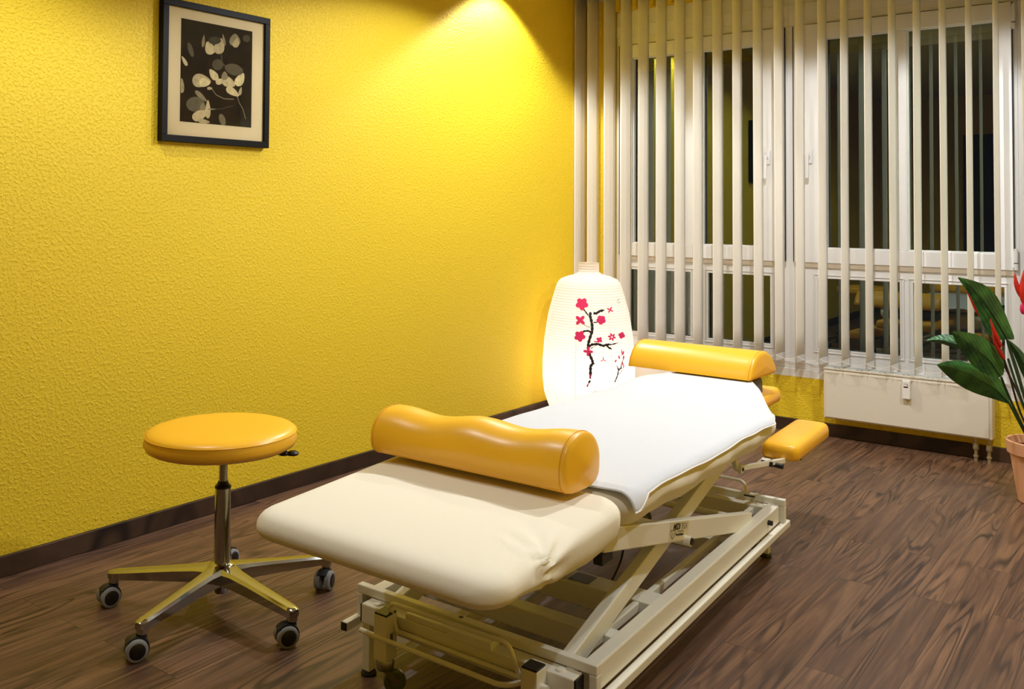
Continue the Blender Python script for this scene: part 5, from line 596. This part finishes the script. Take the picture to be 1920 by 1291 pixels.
# ------------------------------------------------------------------ massage couch: local frame a across, b along, z up
def K(a, b, z): return (1.624+a-.0612*b, 1.777+.998*b, z)
KV = lambda a, b, z: Vector(K(a, b, z))
couch = thing('massage_table', K(0, .5, 0), 'height adjustable massage table with cream cover and scissor frame', 'massage table')
for nm, b0, b1 in (('near', 0, .022), ('far', 1.405, 1.427)):
    m = MB().box(-.353, .353, b0, b1, .180, .202, K).box(-.353, -.333, b0, b1, .125, .180, K).box(.333, .353, b0, b1, .125, .180, K)
    o = build(m, 'end_frame', 'frame', couch, bevel=.0025)
    if nm == 'near': build(MB().lathe([(0, .0055), (.0006, .0055)], K(-.02, .011, .202), 16), 'screw_hole', 'dark', o)
for s in (-1, 1):
    a0, a1 = (.300, .338) if s > 0 else (-.338, -.300)
    ra = build(MB().box(a0, a1, .022, 1.395, .128, .186, K), 'side_rail', 'frame', couch, bevel=.004)
    if s > 0:
        build(MB().tube([KV(.338, 1.27, .162), KV(.352, 1.27, .162)], .008, 14), 'knob', 'dark', ra, smooth=True)
    f0, f1 = (.338, .358) if s > 0 else (-.358, -.338)
    fo = build(MB().box(f0, f1, -.055, 1.46, .103, .125, K), 'foot_rail', 'frame', couch, bevel=.003)
    for bb in (-.058, 1.46): build(MB().box(f0+.001, f1-.001, bb, bb+.004, .104, .124, K), 'end_cap', 'dark', fo, bevel=.001)
    build(MB().box(min(s*.245, s*.262), max(s*.245, s*.262), .05, 1.36, .150, .172, K), 'guide_rail', 'frame', couch, bevel=.002)
for b0, b1 in ((-.042, .0), (1.360, 1.402)):
    cc = build(MB().box(-.300, .318, b0, b1, .132, .180, K), 'cross_channel', 'frame', couch, bevel=.003)
    for a0, a1 in ((-.305, -.300), (.318, .323)): build(MB().box(a0, a1, b0+.002, b1-.002, .134, .178, K), 'end_cap', 'dark', cc, bevel=.001)
    for a0 in (-.26, .275): build(MB().lathe([(.180, .012), (.183, .010), (.184, .003)], K(a0, (b0+b1)/2, 0), 16), 'bolt', 'frame', cc, smooth=True)
m = MB().box(-.155, -.015, -.040, -.012, .180, .194, K); build(m, 'bracket_plate', 'frame', couch, bevel=.002)
m = MB().box(-.02, .105, -.046, -.006, .176, .196, K); build(m, 'bracket_plate', 'frame', couch, bevel=.002)
# legs
for a0 in (-.305, .272):
    for b0 in (-.034, 1.40):
        lg = build(MB().box(a0+.002, a0+.027, b0, b0+.026, .012, .132, K), 'leg', 'frame', couch, bevel=.002)
        build(MB().lathe([(0, .019), (.004, .02), (.012, .016), (.013, .008)], K(a0+.0145, b0+.013, 0), 20), 'foot_pad', 'rubber', lg, smooth=True)
# caster posts
for a0 in (-.217, .212):
    for b0, sg in ((-.088, 1), (1.402, -1)):
        po = build(MB().box(a0, a0+.041, b0, b0+.042, .084, .192, K), 'caster_post', 'frame', couch, bevel=.002)
        build(MB().box(a0+.001, a0+.040, b0+.001, b0+.041, .192, .1965, K), 'post_cap', 'dark', po, bevel=.0015)
        if a0 < 0: build(MB().box(a0+.0408, a0+.0420, b0+.015, b0+.025, .120, .150, K), 'slot', 'steel', po, bevel=.003)
        else: build(MB().tube([KV(a0+.041, b0+.021, .154), KV(a0+.056, b0+.021, .154)], .009, 14), 'knob', 'frame', po, smooth=True)
        cx_, cy_, _ = K(a0+.0205, b0+.021, 0)
        c_ = build(MB().lathe([(.058, .012), (.060, .021), (.076, .023), (.084, .020)], (cx_, cy_, 0), 24), 'caster', 'steel', po, smooth=True)
        ax = Vector((.80, -.60, 0)); tr = Vector((.60, .80, 0)); h = Vector((cx_, cy_, .0275))+tr*.024
        fk = MB()
        for s_ in (-1, 1):
            fk.bar(Vector((cx_, cy_, .060))+ax*.013*s_, h+ax*.013*s_, .012, .0022, upv=ax)
        build(fk, 'fork', 'steel', c_)
        build(MB().lathe([(-.008, .010), (-.009, .022), (-.007, .027), (0, .0275), (.007, .027), (.009, .022), (.008, .010)], h, 30, axis=ax), 'wheel', 'clear', c_, smooth=True)
        build(MB().lathe([(-.0105, .003), (-.0105, .011), (.0105, .011), (.0105, .003)], h, 20, axis=ax), 'wheel_hub', 'steel', c_, smooth=True)
# pedal rods
def rods(b0, s_, nm='pedal_rod'):
    build(MB().tube(fillet([KV(-.168, b0+.0*s_, .142), KV(-.188, b0-.012*s_, .218), KV(.165, b0-.012*s_, .222), KV(.190, b0, .146)], .02), .0055, 10), nm, 'frame', couch, smooth=True)
    build(MB().tube(fillet([KV(-.262, b0-.035*s_, .141), KV(-.20, b0-.035*s_, .139), KV(.165, b0-.035*s_, .138), KV(.205, b0-.005*s_, .148)], .04), .006, 10), nm, 'frame', couch, smooth=True)
    build(MB().tube([KV(-.18, b0+.0*s_, .150), KV(.19, b0+.0*s_, .150)], .0055, 10), nm, 'frame', couch, smooth=True)
rods(-.052, 1); 
build(MB().tube(fillet([KV(-.2, 1.425, .150), KV(-.19, 1.44, .232), KV(.205, 1.44, .232), KV(.225, 1.43, .150)], .025), .0055, 10), 'pedal_rod', 'frame', couch, smooth=True)
build(MB().tube(fillet([KV(-.25, 1.42, .16), KV(-.24, 1.50, .165), KV(.235, 1.50, .165), KV(.25, 1.43, .20), KV(.25, 1.42, .14)], .025), .0055, 10), 'pedal_rod', 'frame', couch, smooth=True)
# cross beams of the base
for i, (b0, b1, z0, z1) in enumerate(((.215, .262, .112, .165), (.42, .50, .118, .175), (1.0, 1.05, .12, .165))):
    cb = build(MB().box(-.30, .30, b0, b1, z0, z1, K), 'cross_beam', 'frame', couch, bevel=.003)
    if i == 1: build(MB().box(.045, .105, b0+.012, b1-.012, z1, z1+.0012, K), 'type_plate', 'dark', cb)
# scissor arms
def arm(a0, a1, p, q, h, nm='scissor_arm'):
    (b0, z0), (b1, z1) = p, q
    V = [KV(a, b_, z) for a in (a0, a1) for b_, z in ((b0, z0), (b1, z1), (b1, z1-h), (b0, z0-h))]
    return build(MB().add(V, [(0, 1, 2, 3), (7, 6, 5, 4), (0, 4, 5, 1), (1, 5, 6, 2), (2, 6, 7, 3), (3, 7, 4, 0)]), nm, 'frame', couch, bevel=.003)
arm_o = arm(.282, .308, (.125, .449), (1.20, .206), .056)
arm(-.308, -.282, (.09, .457), (1.20, .206), .056)
arm(.238, .268, (.02, .176), (1.10, .428), .050)
arm(-.268, -.238, (.02, .176), (1.10, .428), .050)
build(MB().tube([KV(-.31, .62, .283), KV(.326, .62, .283)], .0135, 18), 'pivot_tube', 'frame', couch, smooth=True)
build(MB().tube([KV(.326, .62, .283), KV(.329, .62, .283)], .0095, 18), 'pivot_cap', 'dark', couch, smooth=True)
build(MB().tube([KV(-.30, 1.17, .187), KV(.30, 1.17, .187)], .011, 14), 'pivot_tube', 'frame', couch, smooth=True)
build(MB().tube([KV(-.27, .07, .160), KV(.30, .07, .160)], .011, 14), 'pivot_tube', 'frame', couch, smooth=True)
build(MB().box(-.24, .24, .84, .90, .315, .365, K), 'scissor_beam', 'frame', couch, bevel=.003)
# upper frame under the cushions
for a0, a1 in ((.215, .250), (-.250, -.215)):
    ur = build(MB().box(a0, a1, .10, 1.33, .405, .440, K), 'upper_rail', 'frame', couch, bevel=.003)
    for bb in (.096, 1.33): build(MB().box(a0, a1, bb, bb+.004, .406, .439, K), 'end_cap', 'dark', ur)
build(MB().box(-.282, .282, .10, .14, .405, .440, K), 'upper_beam', 'frame', couch, bevel=.003)
build(MB().box(-.29, .29, 1.24, 1.28, .405, .440, K), 'upper_beam', 'frame', couch, bevel=.003)
build(MB().box(-.21, .21, .60, .64, .405, .440, K), 'upper_beam', 'frame', couch, bevel=.003)
build(MB().box(.222, .248, .235, .295, .315, .343, K), 'stop_block', 'dark', couch, bevel=.002, label='black plastic stop block')
build(MB().box(-.05, .215, .25, .28, .318, .342, K), 'stop_beam', 'frame', couch, bevel=.002)
# lifting motor and its cable
mo = build(MB().tube([KV(-.02, .50, .215), KV(-.02, .92, .335)], .021, 20), 'lift_motor', 'frame', couch, smooth=True)
build(MB().tube([KV(-.02, .44, .198), KV(-.02, .52, .221)], .034, 20), 'motor_housing', 'dark', mo, smooth=True)
build(MB().tube(sub_path([KV(.10, .40, .40), KV(.14, .48, .33), KV(.17, .55, .36), KV(.19, .60, .42)]), .0028, 6), 'motor_cable', 'dark', couch, smooth=True)
build(MB().tube(sub_path([KV(.15, .52, .42), KV(.16, .54, .25), KV(.13, .50, .14), KV(.06, .62, .012), KV(-.1, .9, .004)]), .003, 6), 'motor_cable', 'dark', couch, smooth=True)

# cushions
def zoff(b): 
    if b < .19: return .009-.034*max(0, (.19-b))
    return .008-.024*(b-.19)
def cushion(cb, hw, hl, r, prof, nm, label, fold=None, taper=None, m='cream'):
    rings = []
    for d, z in prof:
        P = dense(rrect(hw-d, hl-d, r-d*.6, 10), .02) if False else rrect(hw-d, hl-d, max(.01, r-d), 12)
        Q = []
        NS_ = (70, 26)
        # densify the straight runs evenly so that every ring has the same count
        n0 = len(P)
        for i in range(n0):
            p, q = P[i], P[(i+1) % n0]
            if (i+1) % 13 == 0:
                N = NS_[((i+1)//13) % 2 == 0 and 0 or 1]
                for k in range(N): Q.append((p[0]+(q[0]-p[0])*k/N, p[1]+(q[1]-p[1])*k/N))
            else: Q.append(p)
        ring_ = []
        for a, y in Q:
            b_ = cb+y; zz = z+zoff(b_)
            if taper: a = a*taper(b_)
            if fold: a, b_, zz = fold(a, b_, zz, d)
            ring_.append(K(a, b_, zz))
        rings.append(ring_)
    return build(MB().loft(rings), nm, m, couch, smooth=True, angle=70, label=label)
def fold_leg(a, b, z, d):
    # pleats fanning out from the pinched corner of the cover, low on the right side
    kb, kz = -.240, .468
    up_ = d if z > .47 else 0
    if a > .20 and d < .12:
        u = b-kb; v = z-kz+.9*up_; r = math.hypot(u, v)
        if u > -.01 and v > -.03:
            th = math.atan2(v, max(u, .001))
            n_ = .0062*math.sin(15*th-.6)*min(1, r/.035)*math.exp(-(r/.15)**2)*min(1, (u+.01)/.03)
            f = min(1, up_/.05)*math.pi/2
            a += n_*math.cos(f); z += n_*math.sin(f)
        a -= .006*math.exp(-(r/.014)**2)
    # the cover hangs lower towards the joint with the long cushion
    if z < .478:
        z -= .040*min(1, max(0, (b+.30)/.30))*min(1, (.478-z)/.035)
    return a, b, z
PROF = [(.11, .436), (.06, .4365), (.035, .440), (.018, .4455), (.007, .453), (.001, .462), (0, .470), (.001, .478), (.005, .486), (.012, .493), (.022, .499), (.036, .5035), (.055, .506), (.09, .508), (.15, .509), (.22, .509)]
def dens(prof):
    o = []
    for i in range(len(prof)-1):
        o.append(prof[i]); o.append(((prof[i][0]+prof[i+1][0])/2, (prof[i][1]+prof[i+1][1])/2))
    o.append(prof[-1]); return o
cushion(-.1075, .348, .2925, .075, dens(PROF), 'leg_section', 'cream fitted cover over the foot cushion, gathered at one corner', fold_leg)
PROF2 = [(.13, .428), (.075, .424), (.060, .405), (.050, .403), (.040, .407), (.026, .420), (.012, .440), (.003, .454), (0, .464), (.001, .475), (.006, .485), (.014, .492), (.026, .498), (.042, .502), (.065, .505), (.11, .507), (.2, .508)]
def fold_torso(a, b, z, d):
    if a > .2 and d < .06 and z < .497:
        k = min(1, (.497-z)/.02)
        a -= k*(.004+.004*math.sin(22*b+40*z)+.002*math.sin(47*b-25*z))
        a -= .15*max(0, .475-z)*(.6+.4*math.sin(7*b))
    return a, b, z
cushion(.7985, .348, .6385, .11, dens(PROF2), 'torso_section', 'cream fitted cover over the long cushion', fold_torso)
# head rest
def pad(a0, a1, b0, b1, z0, z1, nm, m='vinyl', r=.03, e=.012, parent=couch, tilt=0, label=None):
    ca, cb, hw, hl = (a0+a1)/2, (b0+b1)/2, (a1-a0)/2, (b1-b0)/2; h = z1-z0
    rings = []
    for d, t in ((e*1.5, 0), (e*.5, .03), (0, .18), (0, .5), (e*.25, .72), (e*.8, .88), (e*1.8, .97), (e*3.2, 1.0)):
        rings.append([K(ca+x, cb+y, z0+h*t+tilt*y) for x, y in rrect(hw-d, hl-d, max(.004, r-d), 6)])
    return build(MB().loft(rings), nm, m, parent, smooth=True, angle=60, label=label)
hr = pad(-.175, .172, 1.50, 2.02, .412, .468, 'head_rest', label='yellow leatherette head rest')
pad(-.145, .145, 1.60, 1.86, .460, .5255, 'neck_support', 'greycush', .02, .004)
for s in (1, -1):
    a0, a1 = (.248, .382) if s > 0 else (-.382, -.248)
    ar = pad(a0, a1, 1.465, 1.925, .318, .372, 'arm_rest', r=.035, e=.008, label='yellow leatherette arm rest')
    ac = (a0+a1)/2
    br = MB().bar(KV(.272*s, 1.15, .350), KV(.352*s, 1.56, .309), .012, .016).bar(KV(.272*s, 1.15, .350), KV(.262*s, 1.14, .415), .016, .016, upv=(1, 0, 0)).bar(KV(.275*s, 1.40, .312), KV(.275*s, 1.60, .316), .030, .008)
    bo = build(br, 'arm_bracket', 'frame', couch, bevel=.0015)
    for aa, bb, zz in ((.278, 1.16, .349), (.352, 1.565, .309)):
        build(MB().box(min(aa*s, aa*s+.012*s), max(aa*s, aa*s+.012*s), bb-.012, bb+.012, zz-.013, zz+.013, K), 'bracket_plate', 'frame', bo, bevel=.002)
        build(MB().tube([KV(aa*s+.012*s, bb, zz), KV(aa*s+.015*s, bb, zz)], .006, 12), 'bolt', 'dark', bo)
    build(MB().tube([KV(.31*s, 1.40, .318), KV(.350*s, 1.40, .314)], .0085, 14), 'clamp_knob', 'dark', bo, smooth=True)
    build(MB().tube([KV(.29*s, 1.36, .328), KV(.325*s, 1.36, .326)], .0085, 14), 'clamp_knob', 'dark', bo, smooth=True)
# maker's plate on the outer scissor arm
dirv = (KV(.308, 1.20, .206)-KV(.308, .09, .457)).normalized(); nrm = Vector((1, .0612, 0)).normalized(); upn = nrm.cross(dirv)
if upn.z < 0: upn = -upn
def on_arm(u, v, h=.0006):   # u along the arm from the plate's left edge, v up from the arm's lower edge
    p0 = KV(.308, .505, .457-.056-(.505-.09)*.2261)
    return p0+dirv*u+upn*v+nrm*h
lb = MB().add([on_arm(0, .004, .0005), on_arm(.135, .004, .0005), on_arm(.135, .052, .0005), on_arm(0, .052, .0005)], [(0, 1, 2, 3)])
plate = build(lb, 'maker_label', 'label', arm_o, label='maker label with lettering and a small shield')
def text(s_, size, u, v, m, width=1.0, bold=0, shear=0):
    c = bpy.data.curves.new('lettering', 'FONT'); c.body = s_; c.size = size; c.extrude = .0001; c.offset = bold; c.shear = shear
    t = bpy.data.objects.new('tmp_text', c); COL.objects.link(t)
    dg = bpy.context.evaluated_depsgraph_get(); me = bpy.data.meshes.new_from_object(t.evaluated_get(dg)); bpy.data.objects.remove(t)
    for vx in me.vertices: vx.co = on_arm(u+vx.co.x*width, v+vx.co.y, .001+vx.co.z)
    me.materials.clear(); me.materials.append(MAT[m]); me.name = 'lettering'
    o = bpy.data.objects.new('lettering', me); put(o, plate); return o
text('MEDI', .0215, .022, .0325, 'ink_black', .98, .0006, .25)
text('TECH', .0215, .077, .0325, 'ink_grey', .80, 0, .25)
text('LIEGEN', .0065, .052, .0252, 'ink_grey', 2.2)
text('Therapieliegen', .0090, .040, .0168, 'ink_black', 1.1, .0002)
sh = MB(); outl = [(.006, .031), (.036, .031), (.034, .021), (.029, .014), (.021, .010), (.013, .014), (.008, .021), (.006, .031)]
for i in range(len(outl)-1): sh.bar(on_arm(*outl[i], .001), on_arm(*outl[i+1], .001), .0012, .0004, upv=nrm)
sh.bar(on_arm(.021, .015, .001), on_arm(.0215, .027, .001), .0010, .0004, upv=nrm)
build(sh, 'shield_mark', 'ink_black', plate)

# ------------------------------------------------------------------ towel
tow = MB(); rows = []
NB, NA = 150, 84
def ztop(b):
    z = .5085+zoff(max(b, .20))+.0048
    t = min(1, max(0, (b-1.36)/.22)); t = t*t*(3-2*t)
    return z*(1-t)+.5335*t
def halfw(b, s):
    if s > 0: base = .378 if b < .21 else (.378-.028*min(1, (b-.21)/.07) if b < .28 else .352)
    else: base = .37
    base += .0025*math.sin(11*b)+.0015*math.sin(29*b+1)
    if b > 1.31: base = min(base, .350-(b-1.31)*.53)
    return base
b0t, b1t = .172, 1.72
for i in range(NB+1):
    b_ = b0t+(b1t-b0t)*i/NB; row = []
    R_e = .048; edge = .308
    if b_ > 1.32: edge += .045*min(1, (b_-1.32)/.04)
    if b_ > 1.45: edge = 1.0
    for j in range(NA+1):
        t = -1+2*j/NA; s = halfw(b_, t)*t
        bb = b_+(.012*t if i < 3 else 0)+.004*math.sin(9*t)*(1-i/NB)
        z = ztop(bb); q = abs(s); sg = 1 if s > 0 else -1
        if q > edge:
            arc = (q-edge); th = min(arc/R_e, 1.35); extra = max(0, arc-1.35*R_e)
            a = edge+R_e*math.sin(th)+extra*.22; z -= R_e*(1-math.cos(th))+extra*.97
            if b_ > 1.42: z += 0
            a += .003+.0015*math.sin(26*b_)*min(1, arc/.05)
        else: a = q
        z += .0009*math.sin(13*a*sg+9*b_)*math.sin(17*b_) + .0016*max(0, math.sin(3*b_-5*a*sg))**4
        if b_ > 1.3: z += .003*math.sin(a*sg*22+b_*9)*min(1, (b_-1.3)/.1)*(1 if b_ < 1.58 else max(0, 1-(b_-1.58)/.06))
        row.append(K(a*sg, bb, z))
    rows.append(row)
tow.grid(rows)
to = build(tow, 'towel', 'towel', None, smooth=True, angle=80, solid=.003)
tag(to, 'white terry towel spread over the massage table', 'towel')
hm = MB()
hm.tube([Vector(r[-1])+Vector((.0005, 0, 0)) for r in rows], .0022, 6)
hm.tube([Vector(r[0]) for r in rows], .0022, 6)
build(hm, 'hem', 'hem', to, smooth=True)
fr = MB()
for i in range(0, NB, 4):
    p = Vector(rows[i][0]); fr.tube([p, p+Vector((-.006, random.uniform(-.004, .004), .003)), p+Vector((-.013, random.uniform(-.006, .006), random.uniform(-.004, .004)))], .0006, 4)
build(fr, 'fringe', 'hem', to)

# ------------------------------------------------------------------ knee bolster
kb = thing('bolster', K(-.03, .12, .517), 'large yellow leatherette knee bolster with wavy top lying across the cream cover', 'bolster')
A0, A1 = Vector(K(-.338, .112, 0)), Vector(K(.260, .113, 0)); ax = (A1-A0); LEN = ax.length; ax.normalize(); sd = Vector((-ax.y, ax.x, 0))
rings = []; NS = 60; NR = 48
zb = .5258
def sect(t, sc):
    wav = .5*(1-math.cos(4*math.pi*min(1, max(0, (t-.06)/.88))))
    H = (.119+.016*t)-.013*wav; W = .084-.004*wav; P = []
    for k in range(NR):
        th = 2*math.pi*k/NR+math.pi/2; c, s = math.cos(th), math.sin(th)
        x = W*math.copysign(abs(c)**.92, c); 
        if s >= 0: z = H*.42+(H*.58)*abs(s)**.95
        else:
            z = H*.42*(1-abs(s)**.62); x = W*.985*math.copysign(abs(c)**.62, c) if abs(s) > .0 else x
        P.append((x*sc, H*.45+(z-H*.45)*sc))
    return P
ts = [(0, .0), (0, .45), (0, .80), (.004, .93), (.012, .985), (.024, 1)]+[(.024+(.952)*i/NS, 1) for i in range(1, NS)]+[(.976, 1), (.988, .985), (.996, .93), (1, .80), (1, .45), (1, 0)]
bul = {0: 0}
for idx, (t, sc) in enumerate(ts):
    c = A0+ax*(LEN*t)
    push = 0
    if sc < .85: push = (.012*(1-sc/.85))*(-1 if t < .5 else 1)
    rings.append([c+ax*push+sd*x+Vector((0, 0, zb+z)) for x, z in sect(t, max(sc, .02))])
bo = build(MB().loft(rings), 'cushion_body', 'vinyl', kb, smooth=True, angle=80)
sm_ = MB()
for t in (.024, .976):
    P = sect(t, 1.004); c = A0+ax*(LEN*t)
    sm_.tube([c+sd*x+Vector((0, 0, zb+z)) for x, z in P+P[:1]], .0008, 5, cap=False)
L = []
for i in range(NS+1):
    t = .024+.952*i/NS; P = sect(t, 1.004); k = int(NR*.30); x, z = P[k+3]; x = -abs(x)
    L.append(A0+ax*(LEN*t)+sd*x+Vector((0, 0, zb+z)))
wz = [v.z for v in L]; L = [Vector((v.x, v.y, zb+.017)) for v in L]
sm_.tube([v-sd*.0005 for v in L], .0010, 5)
build(sm_, 'seam', 'seam', bo, smooth=True)

# ------------------------------------------------------------------ half round head bolster
hb = thing('head_bolster', K(-.08, 1.79, .534), 'yellow half round head bolster at the window end of the massage table', 'bolster')
rings = []; HB0, HB1 = KV(-.345, 1.800, 0), KV(.168, 1.786, 0); ax = (HB1-HB0); LEN = ax.length; ax.normalize(); sd = Vector((-ax.y, ax.x, 0))
def hsect(sc):
    W, H = .132, .098; P = []
    pts = [(-1, .02), (-.985, .10), (-.90, .36), (-.76, .62), (-.57, .83), (-.34, .96), (-.08, 1.0), (.20, .955), (.46, .82), (.68, .62), (.86, .38), (.965, .20), (.99, .10), (.965, .03), (.90, 0), (.5, 0), (0, 0), (-.5, 0), (-.93, 0)]
    for x, z in pts: P.append((x*W*sc, H*.4+(z*H-H*.4)*sc))
    return P
hs = [(0, .02), (0, .7), (.0, .93), (.006, .975), (.016, 1)]+[(.016+.968*i/20, 1) for i in range(1, 20)]+[(.984, 1), (.994, .975), (1, .93), (1, .7), (1, .02)]
for t, sc in hs:
    push = .006*(1-sc)*(-1 if t < .5 else 1)
    rings.append([HB0+ax*(LEN*t+push)+sd*x+Vector((0, 0, .5385+z)) for x, z in hsect(sc)])
ho = build(MB().loft(rings), 'cushion_body', 'vinyl', hb, smooth=True, angle=60)
sm_ = MB()
for t in (.016, .984):
    P = hsect(1.004); sm_.tube([HB0+ax*(LEN*t)+sd*x+Vector((0, 0, .5385+z)) for x, z in P+P[:1]], .0011, 5, cap=False)
build(sm_, 'seam', 'seam', ho, smooth=True)

# ------------------------------------------------------------------ potted plant
PX, PYY = 2.478, 4.47
pl = thing('potted_plant', (PX, PYY, 0), 'artificial heliconia with broad green leaves and red flowers in a terracotta pot', 'plant')
build(MB().lathe([(0, .074), (.004, .078), (.195, .106), (.197, .116), (.245, .121), (.248, .118), (.247, .111), (.215, .104), (.205, .100)], (PX, PYY, 0), 48, cap=True), 'pot', 'pot', pl, smooth=True, angle=30)
build(MB().lathe([(.20, .001), (.218, .002), (.216, .1035), (.21, .1035)], (PX, PYY, 0), 32), 'soil', 'soil', pl, smooth=True)
for n, L in LEAVES.items():
    rows = []
    for l, m_, r in L:
        l, m_, r = Vector(l), Vector(m_), Vector(r)
        rows.append([l, (l+m_)/2+(l-m_).cross(r-l).normalized()*0, m_, (m_+r)/2, r])
    lf = build(MB().grid(rows), 'leaf', 'leaf', pl, smooth=True, sub=2, angle=180)
    build(MB().tube([r[2]+Vector((.0, -.0015, .0008)) for r in rows], .0012, 6, rs=[.0022*(1-.75*i/(len(rows)-1)) for i in range(len(rows))]), 'midrib', 'stem', lf, smooth=True)
for n, P in STEMS.items():
    P = [Vector(p) for p in P]; P[-1] = Vector((PX+(P[-1].x-PX)*.5, PYY+(P[-1].y-PYY)*.5, .205))
    build(MB().tube(sub_path(P), .0045, 8), 'stem', 'stem', pl, smooth=True)
def bract(P, w_, m_, parent):
    P = sub_path(P, 5); n = len(P); rs = [max(.0006, w_*math.sin(math.pi*min(1, (i/(n-1))*.75+.0))**.8) for i in range(n)]
    return build(MB().tube(P, w_, 8, rs=rs), 'bract', m_, parent, smooth=True)
for st_, brs in (('f1s', (('f1a', .008, 'red'), ('f1b', .009, 'red'))), ('f2s', (('f2a', .011, 'red'), ('f2b', .011, 'red'), ('f2d', .010, 'red'), ('f2c', .010, 'pink'))), ('f3s', (('f3', .008, 'red'),))):
    P = [Vector(p) for p in FLOWERS[st_]]; P[-1] = Vector((PX+(P[-1].x-PX)*.5, PYY+(P[-1].y-PYY)*.5, .205))
    fs = build(MB().tube(sub_path(P), .004, 8), 'flower_stem', 'redstem', pl, smooth=True)
    for nm, w_, m_ in brs: bract(FLOWERS[nm], w_, m_, fs)
